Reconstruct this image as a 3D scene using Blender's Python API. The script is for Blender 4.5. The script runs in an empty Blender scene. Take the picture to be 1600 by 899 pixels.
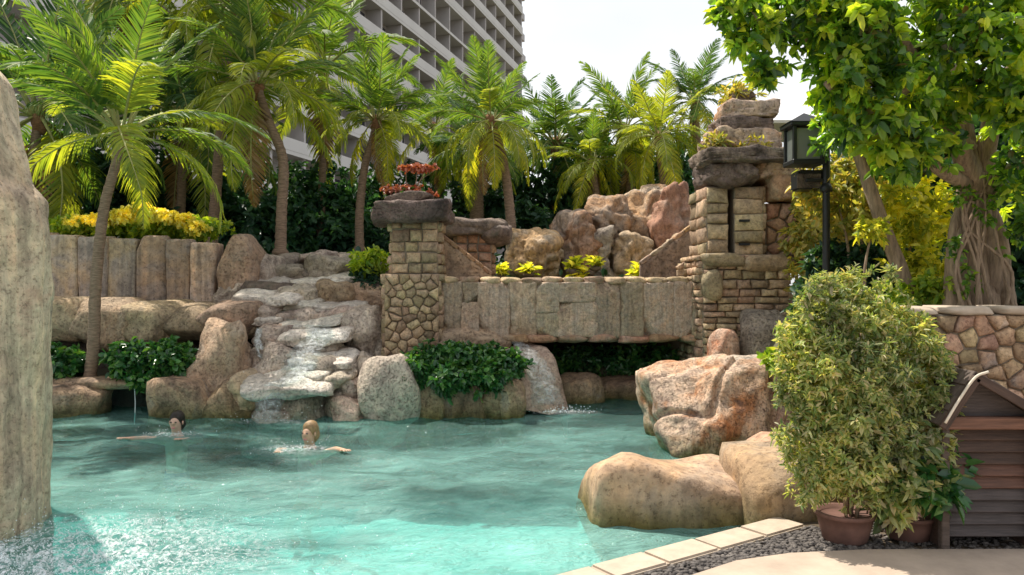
import bpy, bmesh, math, random
import numpy as np
from mathutils import Vector, Matrix, noise, Euler
S = bpy.context.scene
COL = S.collection
PI = math.pi
# ------------------------------------------------------------------ camera, sky, sun, exposure
F = 1200.0; EYE = 1.9; CX = 800.0; CY = 449.5
cam_d = bpy.data.cameras.new('camera'); cam = bpy.data.objects.new('camera', cam_d); COL.objects.link(cam)
cam.location = (0, 0, EYE); cam.rotation_euler = (PI/2, 0, 0)
cam_d.sensor_width = 36; cam_d.lens = 36*F/1600.0; cam_d.clip_start = 0.05; cam_d.clip_end = 6000
S.camera = cam
SUN_EL = math.radians(60); SUN_AZ = math.radians(-46)      # azimuth from +Y, clockwise
w = bpy.data.worlds.new('World'); S.world = w; w.use_nodes = True
nt = w.node_tree; nt.nodes.clear()
wo = nt.nodes.new('ShaderNodeOutputWorld'); bg = nt.nodes.new('ShaderNodeBackground')
sky = nt.nodes.new('ShaderNodeTexSky'); sky.sky_type = 'NISHITA'; sky.sun_disc = False
sky.sun_elevation = SUN_EL; sky.sun_rotation = SUN_AZ; sky.air_density = 1.2; sky.dust_density = 3.0
tc = nt.nodes.new('ShaderNodeTexCoord'); nz = nt.nodes.new('ShaderNodeTexNoise')
nz.inputs['Scale'].default_value = 1.6; nz.inputs['Detail'].default_value = 5
mp = nt.nodes.new('ShaderNodeMapping'); mp.inputs['Scale'].default_value = (1, 1, 2.5)
cr = nt.nodes.new('ShaderNodeValToRGB')
cr.color_ramp.elements[0].position = 0.25; cr.color_ramp.elements[0].color = (4.1, 4.16, 4.35, 1)
cr.color_ramp.elements[1].position = 0.75; cr.color_ramp.elements[1].color = (6.6, 6.65, 6.7, 1)
mx = nt.nodes.new('ShaderNodeMixRGB'); mx.inputs['Fac'].default_value = 0.86
nt.links.new(tc.outputs['Generated'], mp.inputs['Vector']); nt.links.new(mp.outputs[0], nz.inputs['Vector'])
nt.links.new(nz.outputs['Fac'], cr.inputs['Fac']); nt.links.new(sky.outputs[0], mx.inputs[1]); nt.links.new(cr.outputs[0], mx.inputs[2])
nt.links.new(mx.outputs[0], bg.inputs['Color']); bg.inputs['Strength'].default_value = 0.128
nt.links.new(bg.outputs[0], wo.inputs['Surface'])
sd = bpy.data.lights.new('sun', 'SUN'); sd.energy = 4.5; sd.angle = math.radians(0.6); sd.color = (1.0, 0.93, 0.82)
sun = bpy.data.objects.new('sun', sd); COL.objects.link(sun)
sdir = Vector((math.sin(SUN_AZ)*math.cos(SUN_EL), math.cos(SUN_AZ)*math.cos(SUN_EL), math.sin(SUN_EL)))
sun.rotation_euler = sdir.to_track_quat('Z', 'Y').to_euler()
sun.location = (0, 0, 60)
S.view_settings.view_transform = 'Standard'; S.view_settings.look = 'None'
S.view_settings.exposure = 0.58; S.view_settings.gamma = 1.0
try: S.cycles.use_denoising = True
except Exception: pass
S.cycles.max_bounces = 8; S.cycles.transparent_max_bounces = 12
S.cycles.caustics_reflective = False; S.cycles.caustics_refractive = False

def at(px, py, Y): return Vector(((px-CX)/F*Y, Y, EYE-(py-CY)/F*Y))
def U(px, Y): return px/F*Y         # pixel length -> metres

# ------------------------------------------------------------------ helpers
def tag(o, label=None, cat=None, group=None, kind=None):
    if label: o['label'] = label
    if cat: o['category'] = cat
    if group: o['group'] = group
    if kind: o['kind'] = kind
    return o
def thing(name, label, cat, loc=(0, 0, 0), rz=0, group=None):
    o = bpy.data.objects.new(name, None); COL.objects.link(o); o.location = loc; o.rotation_euler = (0, 0, rz)
    o.empty_display_size = .2
    return tag(o, label, cat, group)
def link(name, me, mat=None, parent=None, loc=(0, 0, 0), rot=(0, 0, 0), scale=(1, 1, 1)):
    """loc is a world position unless the parent turns; children are offset by the parent's place."""
    o = bpy.data.objects.new(name, me); COL.objects.link(o)
    if mat is not None and (len(me.materials) == 0): me.materials.append(mat)
    l = Vector(loc)
    if parent is not None:
        o.parent = parent
        if parent.type == 'EMPTY': l = l - parent.location
    o.location = l; o.rotation_euler = rot; o.scale = scale
    return o
def mk(verts, faces, mat=None, smooth=True, name='mesh'):
    me = bpy.data.meshes.new(name); me.from_pydata([tuple(v) for v in verts], [], [tuple(f) for f in faces])
    if smooth: me.polygons.foreach_set('use_smooth', [True]*len(me.polygons))
    if mat: me.materials.append(mat)
    me.update(); return me
def mk_np(V, Q, mat=None, smooth=False, name='mesh', n=4):
    """fast mesh of equal-sided polygons"""
    me = bpy.data.meshes.new(name)
    me.vertices.add(len(V)); me.vertices.foreach_set('co', np.asarray(V, 'f').ravel())
    Q = np.asarray(Q, 'i'); me.loops.add(Q.size); me.loops.foreach_set('vertex_index', Q.ravel())
    me.polygons.add(len(Q)); me.polygons.foreach_set('loop_start', np.arange(0, Q.size, Q.shape[1], dtype='i'))
    if smooth: me.polygons.foreach_set('use_smooth', np.ones(len(Q), bool))
    if mat: me.materials.append(mat)
    me.update(calc_edges=True); return me
def box_me(sx, sy, sz, bev=0.01, mat=None, seg=1):
    bm = bmesh.new(); bmesh.ops.create_cube(bm, size=1)
    for v in bm.verts: v.co = Vector((v.co.x*sx, v.co.y*sy, v.co.z*sz))
    if bev > 0: bmesh.ops.bevel(bm, geom=bm.edges[:], offset=bev, segments=seg, affect='EDGES')
    me = bpy.data.meshes.new('box'); bm.to_mesh(me); bm.free()
    if mat: me.materials.append(mat)
    return me
def tube(pts, radii, mat=None, seg=10, cap=True, ring=0.0, jit=0.0, seed=0):
    rnd = random.Random(seed); V = []; Fc = []
    n = len(pts); pts = [Vector(p) for p in pts]
    up = Vector((0, 0, 1)); prev = None
    for i, p in enumerate(pts):
        t = (pts[min(i+1, n-1)]-pts[max(i-1, 0)]).normalized()
        a = prev if prev is not None else (Vector((1, 0, 0)) if abs(t.x) < .8 else Vector((0, 1, 0)))
        a = (a - t*a.dot(t)).normalized(); prev = a; b = t.cross(a)
        r = radii[i]*(1+ring*(1 if i % 2 else -1))
        for k in range(seg):
            an = 2*PI*k/seg; rr = r*(1+jit*(rnd.random()-.5))
            V.append(p+a*math.cos(an)*rr+b*math.sin(an)*rr)
    for i in range(n-1):
        for k in range(seg):
            k2 = (k+1) % seg
            Fc.append((i*seg+k, i*seg+k2, (i+1)*seg+k2, (i+1)*seg+k))
    if cap:
        Fc.append(tuple(range(seg))[::-1]); Fc.append(tuple((n-1)*seg+k for k in range(seg)))
    return V, Fc
def tube_me(pts, radii, mat, **k):
    V, Fc = tube(pts, radii, **k); return mk(V, Fc, mat)
def join_geo(lst):
    V = []; Fc = []
    for v, f in lst:
        o = len(V); V += list(v); Fc += [tuple(i+o for i in q) for q in f]
    return V, Fc
def spline(pts, n):
    """Catmull-Rom through pts"""
    P = [Vector(p) for p in pts]; P = [P[0]*2-P[1]]+P+[P[-1]*2-P[-2]]; out = []
    m = len(P)-3
    for i in range(n):
        u = i/(n-1)*m; k = min(int(u), m-1); t = u-k
        a, b, c, d = P[k:k+4]
        out.append(.5*((2*b)+(c-a)*t+(2*a-5*b+4*c-d)*t*t+(3*b-a-3*c+d)*t**3))
    return out

# ------------------------------------------------------------------ materials
def new_mat(name):
    m = bpy.data.materials.new(name); m.use_nodes = True; t = m.node_tree
    return m, t, t.nodes['Principled BSDF'], t.nodes['Material Output']
def N(t, ty, **k):
    n = t.nodes.new(ty)
    for a, b in k.items():
        if a in n.inputs: n.inputs[a].default_value = b
        else: setattr(n, a, b)
    return n
def ramp(t, stops):
    r = t.nodes.new('ShaderNodeValToRGB'); e = r.color_ramp.elements
    while len(e) < len(stops): e.new(0.5)
    for el, (p, c) in zip(e, stops):
        el.position = p; el.color = (*c, 1) if len(c) == 3 else c
    return r
def mixc(t, a, b, fac, mode='MIX'):
    m = t.nodes.new('ShaderNodeMixRGB'); m.blend_type = mode
    for s, v in ((m.inputs[1], a), (m.inputs[2], b), (m.inputs[0], fac)):
        if hasattr(v, 'links'): t.links.new(v, s)
        elif isinstance(v, (tuple, list)): s.default_value = (*v, 1)
        else: s.default_value = v
    return m.outputs[0]
def rock_mat(name, cols, scale=1.0, streak=0.0, bump=0.6, crack=0.5, rough=.85, wet=0.0, tint=0.12, moss=0.0, water_line=False):
    m, t, b, o = new_mat(name); L = t.links.new
    geo = N(t, 'ShaderNodeNewGeometry'); oi = N(t, 'ShaderNodeObjectInfo')
    off = N(t, 'ShaderNodeVectorMath', operation='MULTIPLY_ADD'); cmb = N(t, 'ShaderNodeCombineXYZ')
    L(oi.outputs['Random'], cmb.inputs[0]); L(oi.outputs['Random'], cmb.inputs[2])
    off.inputs[1].default_value = (9, 5, 7); L(cmb.outputs[0], off.inputs[0]); L(geo.outputs['Position'], off.inputs[2])
    P = off.outputs[0]
    n1 = N(t, 'ShaderNodeTexNoise', Scale=1.3*scale, Detail=6, Roughness=.62, Distortion=.6); L(P, n1.inputs['Vector'])
    r1 = ramp(t, [(0.28+.44*i/(len(cols)-1), c) for i, c in enumerate(cols)]); L(n1.outputs['Fac'], r1.inputs[0])
    col = r1.outputs[0]
    n2 = N(t, 'ShaderNodeTexNoise', Scale=9*scale, Detail=8, Roughness=.7); L(P, n2.inputs['Vector'])
    r2 = ramp(t, [(0.3, (.42, .41, .42)), (0.55, (1, 1, 1)), (.8, (1.45, 1.4, 1.3))]); L(n2.outputs['Fac'], r2.inputs[0])
    col = mixc(t, col, r2.outputs[0], .75, 'MULTIPLY')
    if streak > 0:
        mpn = N(t, 'ShaderNodeMapping'); mpn.inputs['Scale'].default_value = (7*scale, 7*scale, .35*scale); L(P, mpn.inputs[0])
        n3 = N(t, 'ShaderNodeTexNoise', Scale=1.0, Detail=5, Roughness=.6); L(mpn.outputs[0], n3.inputs['Vector'])
        r3 = ramp(t, [(0.32, (.38, .36, .33)), (.5, (1, .97, .9)), (.68, (1.35, 1.2, 1.0))]); L(n3.outputs['Fac'], r3.inputs[0])
        col = mixc(t, col, r3.outputs[0], streak, 'MULTIPLY')
    vo = N(t, 'ShaderNodeTexVoronoi', Scale=3.2*scale, feature='DISTANCE_TO_EDGE')
    dv = mixc(t, P, n1.outputs['Color'], .35); L(dv, vo.inputs['Vector'])
    r4 = ramp(t, [(0.0, (1-crack*.55,)*3), (.035, (1, 1, 1))]); L(vo.outputs['Distance'], r4.inputs[0])
    col = mixc(t, col, r4.outputs[0], 1.0, 'MULTIPLY')
    # small dark pits
    n5 = N(t, 'ShaderNodeTexNoise', Scale=26*scale, Detail=4, Roughness=.8); L(P, n5.inputs['Vector'])
    r5 = ramp(t, [(0.36, (.4, .38, .36)), (.46, (1, 1, 1))]); L(n5.outputs['Fac'], r5.inputs[0])
    col = mixc(t, col, r5.outputs[0], .7, 'MULTIPLY')
    if moss > 0:
        nm = N(t, 'ShaderNodeTexNoise', Scale=1.9*scale, Detail=5, Roughness=.7); L(geo.outputs['Position'], nm.inputs['Vector'])
        rm = ramp(t, [(.5, (0, 0, 0)), (.66, (1, 1, 1))]); L(nm.outputs['Fac'], rm.inputs[0])
        mm = N(t, 'ShaderNodeMath', operation='MULTIPLY'); mm.inputs[1].default_value = moss; L(rm.outputs[0], mm.inputs[0])
        col = mixc(t, col, (.10, .13, .045), mm.outputs[0])
    if water_line:
        sx = N(t, 'ShaderNodeSeparateXYZ'); L(geo.outputs['Position'], sx.inputs[0])
        ad = N(t, 'ShaderNodeMath', operation='MULTIPLY_ADD'); ad.inputs[1].default_value = .35; L(n1.outputs['Fac'], ad.inputs[0]); L(sx.outputs[2], ad.inputs[2])
        rw = ramp(t, [(.18, (.36, .42, .22)), (.42, (1, 1, 1))]); L(ad.outputs[0], rw.inputs[0])
        col = mixc(t, col, rw.outputs[0], 1.0, 'MULTIPLY')
    # each stone differs a little in tone
    hsv = N(t, 'ShaderNodeHueSaturation'); mr = N(t, 'ShaderNodeMapRange'); mr.inputs['To Min'].default_value = 1-tint*2.2; mr.inputs['To Max'].default_value = 1+tint*2.2
    L(oi.outputs['Random'], mr.inputs[0]); L(mr.outputs[0], hsv.inputs['Value']); L(col, hsv.inputs['Color'])
    mh = N(t, 'ShaderNodeMapRange'); mh.inputs['To Min'].default_value = .5-tint*.12; mh.inputs['To Max'].default_value = .5+tint*.12
    ml = N(t, 'ShaderNodeMath', operation='FRACT'); mm2 = N(t, 'ShaderNodeMath', operation='MULTIPLY'); mm2.inputs[1].default_value = 7.31
    L(oi.outputs['Random'], mm2.inputs[0]); L(mm2.outputs[0], ml.inputs[0]); L(ml.outputs[0], mh.inputs[0]); L(mh.outputs[0], hsv.inputs['Hue'])
    L(hsv.outputs[0], b.inputs['Base Color'])
    b.inputs['Roughness'].default_value = rough
    b.inputs['Specular IOR Level'].default_value = .3+wet
    # relief
    s1 = N(t, 'ShaderNodeMath', operation='MULTIPLY_ADD'); s1.inputs[1].default_value = .35; L(n2.outputs['Fac'], s1.inputs[0]); L(n1.outputs['Fac'], s1.inputs[2])
    s2 = N(t, 'ShaderNodeMath', operation='MULTIPLY_ADD'); s2.inputs[1].default_value = .18; L(r5.outputs[0], s2.inputs[0]); L(s1.outputs[0], s2.inputs[2])
    s3 = N(t, 'ShaderNodeMath', operation='MULTIPLY_ADD'); s3.inputs[1].default_value = .14*crack; L(r4.outputs[0], s3.inputs[0]); L(s2.outputs[0], s3.inputs[2])
    bp = N(t, 'ShaderNodeBump'); bp.inputs['Strength'].default_value = min(1, bump); bp.inputs['Distance'].default_value = .12/scale; L(s3.outputs[0], bp.inputs['Height'])
    L(bp.outputs[0], b.inputs['Normal'])
    return m
def leaf_mat(name, cols, trans=.35, rough=.45, spec=.4):
    m, t, b, o = new_mat(name); L = t.links.new
    g = N(t, 'ShaderNodeNewGeometry'); r = ramp(t, [(i/(len(cols)-1), c) for i, c in enumerate(cols)])
    L(g.outputs['Random Per Island'], r.inputs[0])
    nn = N(t, 'ShaderNodeTexNoise', Scale=2.2, Detail=2); L(g.outputs['Position'], nn.inputs['Vector'])
    rr = ramp(t, [(.35, (.72, .75, .8)), (.65, (1.25, 1.2, .95))]); L(nn.outputs['Fac'], rr.inputs[0])
    c = mixc(t, r.outputs[0], rr.outputs[0], 1.0, 'MULTIPLY')
    L(c, b.inputs['Base Color']); b.inputs['Roughness'].default_value = rough; b.inputs['Specular IOR Level'].default_value = spec
    tr = N(t, 'ShaderNodeBsdfTranslucent'); tcx = mixc(t, c, (1.9, 1.75, .55), 1.0, 'MULTIPLY'); L(tcx, tr.inputs['Color'])
    ms = N(t, 'ShaderNodeMixShader'); ms.inputs[0].default_value = trans
    L(b.outputs[0], ms.inputs[1]); L(tr.outputs[0], ms.inputs[2]); L(ms.outputs[0], o.inputs['Surface'])
    return m
def plain_mat(name, c, rough=.6, var=.25, scale=12, bump=.15, stretch=(1, 1, 1), metallic=0, spec=.4, c2=None):
    m, t, b, o = new_mat(name); L = t.links.new
    g = N(t, 'ShaderNodeTexCoord'); mpn = N(t, 'ShaderNodeMapping'); mpn.inputs['Scale'].default_value = stretch; L(g.outputs['Object'], mpn.inputs[0])
    oi = N(t, 'ShaderNodeObjectInfo'); L(oi.outputs['Random'], mpn.inputs['Location'])
    n = N(t, 'ShaderNodeTexNoise', Scale=scale, Detail=7, Roughness=.65); L(mpn.outputs[0], n.inputs['Vector'])
    lo = tuple(x*(1-var) for x in c); hi = tuple(min(1, x*(1+var)) for x in (c2 or c))
    r = ramp(t, [(.3, lo), (.7, hi)]); L(n.outputs['Fac'], r.inputs[0]); L(r.outputs[0], b.inputs['Base Color'])
    b.inputs['Roughness'].default_value = rough; b.inputs['Metallic'].default_value = metallic; b.inputs['Specular IOR Level'].default_value = spec
    bp = N(t, 'ShaderNodeBump'); bp.inputs['Strength'].default_value = bump; bp.inputs['Distance'].default_value = .02; L(n.outputs['Fac'], bp.inputs['Height']); L(bp.outputs[0], b.inputs['Normal'])
    return m
M = {}
M['rock_tan'] = rock_mat('rock_tan', [(.26, .19, .14), (.42, .32, .23), (.52, .37, .25), (.44, .37, .30)], 1.0, .35, .8, crack=.3)
M['rock_grey'] = rock_mat('rock_grey', [(.20, .15, .12), (.40, .33, .28), (.56, .47, .39), (.48, .35, .26)], 1.2, .3, 1, tint=.14, crack=.35)
M['rock_pale'] = rock_mat('rock_pale', [(.44, .38, .32), (.64, .57, .49), (.76, .70, .62), (.58, .47, .37)], 1.3, .2, .9, tint=.1, crack=.2, wet=.4, rough=.6)
M['rock_pink'] = rock_mat('rock_pink', [(.48, .34, .26), (.66, .48, .38), (.60, .50, .40)], 1.3, .2, .9, tint=.1, crack=.2)
M['rock_orange'] = rock_mat('rock_orange', [(.18, .10, .07), (.46, .22, .10), (.56, .38, .26), (.62, .48, .37), (.34, .25, .20), (.48, .25, .12)], 1.5, .6, .9, crack=.6, water_line=True)
M['rock_far'] = rock_mat('rock_far', [(.20, .14, .10), (.50, .31, .17), (.44, .36, .29), (.50, .37, .22)], .9, .55, .8, crack=.4)
M['rock_smooth'] = rock_mat('rock_smooth', [(.36, .23, .15), (.50, .33, .21), (.44, .33, .25), (.54, .38, .25)], .8, .5, .4, crack=.0, water_line=True)
M['rock_pillar'] = rock_mat('rock_pillar', [(.58, .50, .34), (.54, .45, .33), (.64, .58, .42), (.62, .47, .34)], 1.1, .7, .5, crack=.0, moss=.22)
M['panel'] = rock_mat('panel_stone', [(.30, .26, .24), (.42, .36, .33), (.50, .38, .27), (.38, .33, .32)], 1.0, .75, .5, crack=.1, tint=.1)
M['bank'] = rock_mat('bank_stone', [(.12, .09, .07), (.30, .21, .15), (.42, .30, .20), (.30, .27, .24)], 1.4, .5, .8, crack=.6, water_line=True)
M['masonry'] = rock_mat('masonry_stone', [(.26, .19, .13), (.44, .33, .22), (.52, .37, .23), (.40, .34, .27)], 1.6, .2, .7, crack=.15, tint=.16)
M['bridge'] = rock_mat('bridge_stone', [(.32, .24, .17), (.54, .42, .30), (.46, .39, .31), (.62, .44, .28)], 2.6, .5, 1, crack=.3, tint=.12, moss=.04)
M['red_stone'] = rock_mat('reddish_stone', [(.28, .15, .10), (.46, .27, .17), (.42, .33, .26)], 1.4, .3, .7, crack=.2)
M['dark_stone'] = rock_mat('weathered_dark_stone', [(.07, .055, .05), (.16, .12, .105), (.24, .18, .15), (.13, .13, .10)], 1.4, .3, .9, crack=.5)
M['wet_shaded'] = rock_mat('wet_shaded_stone', [(.02, .02, .025), (.05, .045, .045), (.08, .06, .05)], 1.4, .5, .9, crack=.3, wet=.4, rough=.4)  # wet niche stone, with the cave's shade put into the near-black colour
M['crazy'] = rock_mat('crazy_paved_stone', [(.26, .17, .11), (.42, .28, .18), (.48, .34, .21), (.34, .29, .25)], 1.8, .1, .6, crack=.1, tint=.2)
M['mortar'] = plain_mat('mortar', (.24, .20, .155), .95, .3, 20, .4)
M['soil'] = plain_mat('soil', (.10, .075, .05), .95, .4, 6, .5)
M['terrain'] = plain_mat('garden_soil', (.11, .085, .06), .95, .4, 1.2, .4, c2=(.09, .09, .05))
M['bark'] = plain_mat('palm_bark', (.25, .17, .12), .95, .5, 9, 1.0, (1, 1, 6))
M['bark2'] = plain_mat('tree_bark', (.30, .215, .15), .95, .5, 9, 1.0, (3, 3, .45))
M['fibre'] = plain_mat('palm_fibre', (.22, .11, .055), .95, .5, 12, .8, (1, 1, 4))
M['rachis'] = plain_mat('frond_stalk', (.34, .34, .12), .6, .3, 3, .1)
M['palm_green'] = leaf_mat('palm_leaf_green', [(.06, .14, .04), (.12, .21, .05), (.19, .27, .06)], .45, .6)
M['palm_dark'] = leaf_mat('palm_leaf_dark', [(.04, .10, .045), (.07, .15, .07), (.10, .18, .08)], .35)
M['palm_lime'] = leaf_mat('palm_leaf_lime', [(.17, .25, .045), (.28, .34, .05), (.38, .41, .07)], .5, .6)
M['palm_yellow'] = leaf_mat('palm_leaf_yellow', [(.28, .36, .05), (.42, .44, .05), (.55, .50, .08)], .55, .6)
M['leaf_shade'] = leaf_mat('broad_leaf_shaded', [(.015, .05, .02), (.03, .09, .03), (.05, .12, .03), (.14, .09, .04)], .35, .35, .5)  # darker copy of the broad leaf, shade put into the colour
M['leaf_bright'] = leaf_mat('broad_leaf_sunlit', [(.26, .42, .05), (.42, .55, .06), (.62, .66, .10)], .55, .35, .5)  # lighter copy of the broad leaf, sunlight put into the colour
M['palm_dead'] = leaf_mat('palm_leaf_dead', [(.20, .12, .06), (.30, .19, .09), (.36, .25, .13)], .2)
M['leaf_tree'] = leaf_mat('broad_leaf', [(.05, .13, .035), (.09, .20, .04), (.14, .29, .05), (.22, .38, .06), (.36, .50, .08)], .55, .3, .6)
M['leaf_shrub'] = leaf_mat('shrub_leaf', [(.02, .075, .03), (.03, .12, .04), (.06, .18, .05), (.14, .28, .08)], .3, .3, .6)
M['leaf_dark'] = leaf_mat('dark_leaf', [(.015, .05, .035), (.03, .08, .05), (.045, .11, .055)], .3, .5, .3)
M['leaf_hedge'] = leaf_mat('hedge_leaf', [(.02, .07, .05), (.04, .12, .075), (.07, .17, .08)], .3, .4, .4)
M['leaf_bush'] = leaf_mat('bush_leaf', [(.12, .20, .08), (.22, .31, .13), (.34, .40, .20), (.48, .50, .31), (.50, .43, .31)], .45, .5, .4)
M['leaf_gold'] = leaf_mat('golden_leaf', [(.20, .28, .04), (.42, .48, .06), (.66, .64, .08), (.80, .76, .18)], .45, .4, .4)
M['leaf_olive'] = leaf_mat('olive_leaf', [(.16, .21, .07), (.30, .33, .10), (.46, .42, .14), (.50, .38, .14)], .45)
M['leaf_lime'] = leaf_mat('lime_leaf', [(.12, .24, .04), (.26, .38, .04), (.46, .52, .07)], .45)
M['flower_yellow'] = leaf_mat('yellow_petal', [(.85, .72, .05), (.92, .84, .16), (.85, .80, .3)], .3)
M['flower_red'] = leaf_mat('red_petal', [(.30, .07, .05), (.42, .13, .08), (.36, .14, .11)], .2)
M['terracotta'] = plain_mat('terracotta', (.17, .09, .07), .85, .3, 6, .3)
M['wood'] = plain_mat('dark_wood', (.065, .04, .03), .7, .45, 4, .4, (1, 6, 14))
M['wood_red'] = plain_mat('red_brown_wood', (.15, .075, .05), .65, .4, 4, .4, (1, 6, 14))
M['wood_grey'] = plain_mat('weathered_wood', (.10, .075, .062), .8, .4, 4, .5, (1, 6, 14))
M['wood_slate'] = plain_mat('slate_grey_wood', (.075, .062, .06), .7, .4, 4, .5, (1, 6, 14))
M['wood_brown'] = plain_mat('brown_wood', (.12, .06, .042), .65, .4, 4, .4, (1, 6, 14))
M['lit_edge'] = plain_mat('sunlit_roof_edge', (.62, .56, .46), .7, .15, 10, .2)  # sunlight on the hut's roof edge, put into the colour
M['black'] = plain_mat('black_iron', (.015, .016, .018), .45, .2, 10, .1)
M['white'] = plain_mat('white_canvas', (.80, .80, .82), .7, .04, 3, .1)
M['frost'] = plain_mat('frosted_pane', (.17, .18, .17), .3, .08, 3, .05)
M['coping'] = plain_mat('coping_stone', (.46, .375, .29), .75, .15, 9, .25)
M['deck'] = plain_mat('deck_stone', (.43, .34, .265), .8, .2, 3, .25)
M['pebble'] = rock_mat('pebbles', [(.05, .045, .045), (.16, .14, .13), (.34, .30, .27)], 14, 0, .3, crack=0)
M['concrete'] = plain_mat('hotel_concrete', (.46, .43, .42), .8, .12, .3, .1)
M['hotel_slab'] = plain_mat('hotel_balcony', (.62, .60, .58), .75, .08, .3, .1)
M['hotel_recess'] = plain_mat('hotel_wall', (.42, .385, .38), .8, .15, .3, .1)  # hotel wall and window tones lightened to stand in for distance haze
def glass_mat():
    m, t, b, o = new_mat('hotel_window_glass'); oi = N(t, 'ShaderNodeObjectInfo'); r = ramp(t, [(0, (.05, .055, .07)), (.45, (.10, .10, .12)), (.55, (.34, .32, .30)), (.8, (.42, .38, .33)), (.85, (.06, .06, .075))]); r.color_ramp.interpolation = 'CONSTANT'; t.links.new(oi.outputs['Random'], r.inputs[0]); t.links.new(r.outputs[0], b.inputs['Base Color']); b.inputs['Roughness'].default_value = .15; b.inputs['Specular IOR Level'].default_value = .8; return m
M['glass'] = glass_mat()
def skin_mat(name, c):
    m, t, b, o = new_mat(name); L = t.links.new
    n = N(t, 'ShaderNodeTexNoise', Scale=14, Detail=4); r = ramp(t, [(.3, tuple(x*.86 for x in c)), (.7, c)]); L(n.outputs['Fac'], r.inputs[0]); L(r.outputs[0], b.inputs['Base Color'])
    b.inputs['Roughness'].default_value = .35; b.inputs['Subsurface Weight'].default_value = .08; b.inputs['Subsurface Radius'].default_value = (.02, .008, .005); return m
M['skin1'] = skin_mat('skin_light', (.62, .40, .30)); M['skin2'] = skin_mat('skin_tan', (.60, .37, .25))
M['hair_dark'] = plain_mat('dark_hair', (.02, .014, .01), .4, .4, 30, .5)
M['hair_fair'] = plain_mat('fair_hair', (.30, .19, .09), .5, .3, 30, .5)
M['cloth_blue'] = plain_mat('blue_swimwear', (.05, .09, .22), .6, .15, 20, .1)
M['cloth_pink'] = plain_mat('pink_swimwear', (.60, .20, .24), .6, .15, 20, .1)
def water_mat():
    m, t, b, o = new_mat('pool_water'); L = t.links.new; t.nodes.remove(b)
    g = N(t, 'ShaderNodeNewGeometry')
    mpn = N(t, 'ShaderNodeMapping'); mpn.inputs['Scale'].default_value = (.75, 1.5, 1); L(g.outputs['Position'], mpn.inputs[0])
    n1 = N(t, 'ShaderNodeTexNoise', Scale=3.4, Detail=5, Roughness=.6, Distortion=1.6); L(mpn.outputs[0], n1.inputs['Vector'])
    n2 = N(t, 'ShaderNodeTexNoise', Scale=11, Detail=3, Roughness=.5, Distortion=.8); L(mpn.outputs[0], n2.inputs['Vector'])
    ad = N(t, 'ShaderNodeMath', operation='MULTIPLY_ADD'); ad.inputs[1].default_value = .35; L(n2.outputs['Fac'], ad.inputs[0]); L(n1.outputs['Fac'], ad.inputs[2])
    n3 = N(t, 'ShaderNodeTexNoise', Scale=27, Detail=2, Roughness=.5, Distortion=.5); L(mpn.outputs[0], n3.inputs['Vector'])
    ad2 = N(t, 'ShaderNodeMath', operation='MULTIPLY_ADD'); ad2.inputs[1].default_value = .16; L(n3.outputs['Fac'], ad2.inputs[0]); L(ad.outputs[0], ad2.inputs[2])
    bp = N(t, 'ShaderNodeBump'); bp.inputs['Strength'].default_value = .9; bp.inputs['Distance'].default_value = .13; L(ad2.outputs[0], bp.inputs['Height'])
    fr = N(t, 'ShaderNodeFresnel', IOR=1.33); L(bp.outputs[0], fr.inputs['Normal'])
    tr = N(t, 'ShaderNodeBsdfTransparent'); tr.inputs[0].default_value = (.42, .85, .82, 1)
    # air bubbles stirred into the water make it milky; paler near, darker far, painting in the far banks' reflection
    nb = N(t, 'ShaderNodeTexNoise', Scale=.55, Detail=4, Roughness=.6, Distortion=.5); L(mpn.outputs[0], nb.inputs['Vector'])
    sp_ = N(t, 'ShaderNodeSeparateXYZ'); L(g.outputs['Position'], sp_.inputs[0])
    my = N(t, 'ShaderNodeMapRange'); my.inputs['From Min'].default_value = 4.5; my.inputs['From Max'].default_value = 9.5; my.inputs['To Min'].default_value = .16; my.inputs['To Max'].default_value = -.14; L(sp_.outputs[1], my.inputs[0])
    sm = N(t, 'ShaderNodeMath', operation='ADD'); L(nb.outputs['Fac'], sm.inputs[0]); L(my.outputs[0], sm.inputs[1])
    rb = ramp(t, [(.33, (.14,)*3), (.70, (.60,)*3)]); L(sm.outputs[0], rb.inputs[0])
    df = N(t, 'ShaderNodeBsdfDiffuse'); df.inputs[0].default_value = (.34, .68, .61, 1); L(bp.outputs[0], df.inputs['Normal'])
    m1 = N(t, 'ShaderNodeMixShader'); L(rb.outputs[0], m1.inputs[0]); L(tr.outputs[0], m1.inputs[1]); L(df.outputs[0], m1.inputs[2])
    gl = N(t, 'ShaderNodeBsdfGlossy', Roughness=.06); gl.inputs[0].default_value = (1, 1, 1, 1); L(bp.outputs[0], gl.inputs['Normal'])
    m2 = N(t, 'ShaderNodeMixShader'); L(fr.outputs[0], m2.inputs[0]); L(m1.outputs[0], m2.inputs[1]); L(gl.outputs[0], m2.inputs[2])
    L(m2.outputs[0], o.inputs['Surface']); return m
M['water'] = water_mat()
def poolfloor_mat():
    m, t, b, o = new_mat('pool_plaster'); L = t.links.new
    g = N(t, 'ShaderNodeNewGeometry'); n = N(t, 'ShaderNodeTexNoise', Scale=1.1, Detail=5, Distortion=.5); L(g.outputs['Position'], n.inputs['Vector'])
    r = ramp(t, [(.3, (.46, .76, .72)), (.7, (.68, .90, .84))]); L(n.outputs['Fac'], r.inputs[0])
    L(r.outputs[0], b.inputs['Base Color']); b.inputs['Roughness'].default_value = .8; return m
M['plaster'] = poolfloor_mat()
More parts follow.
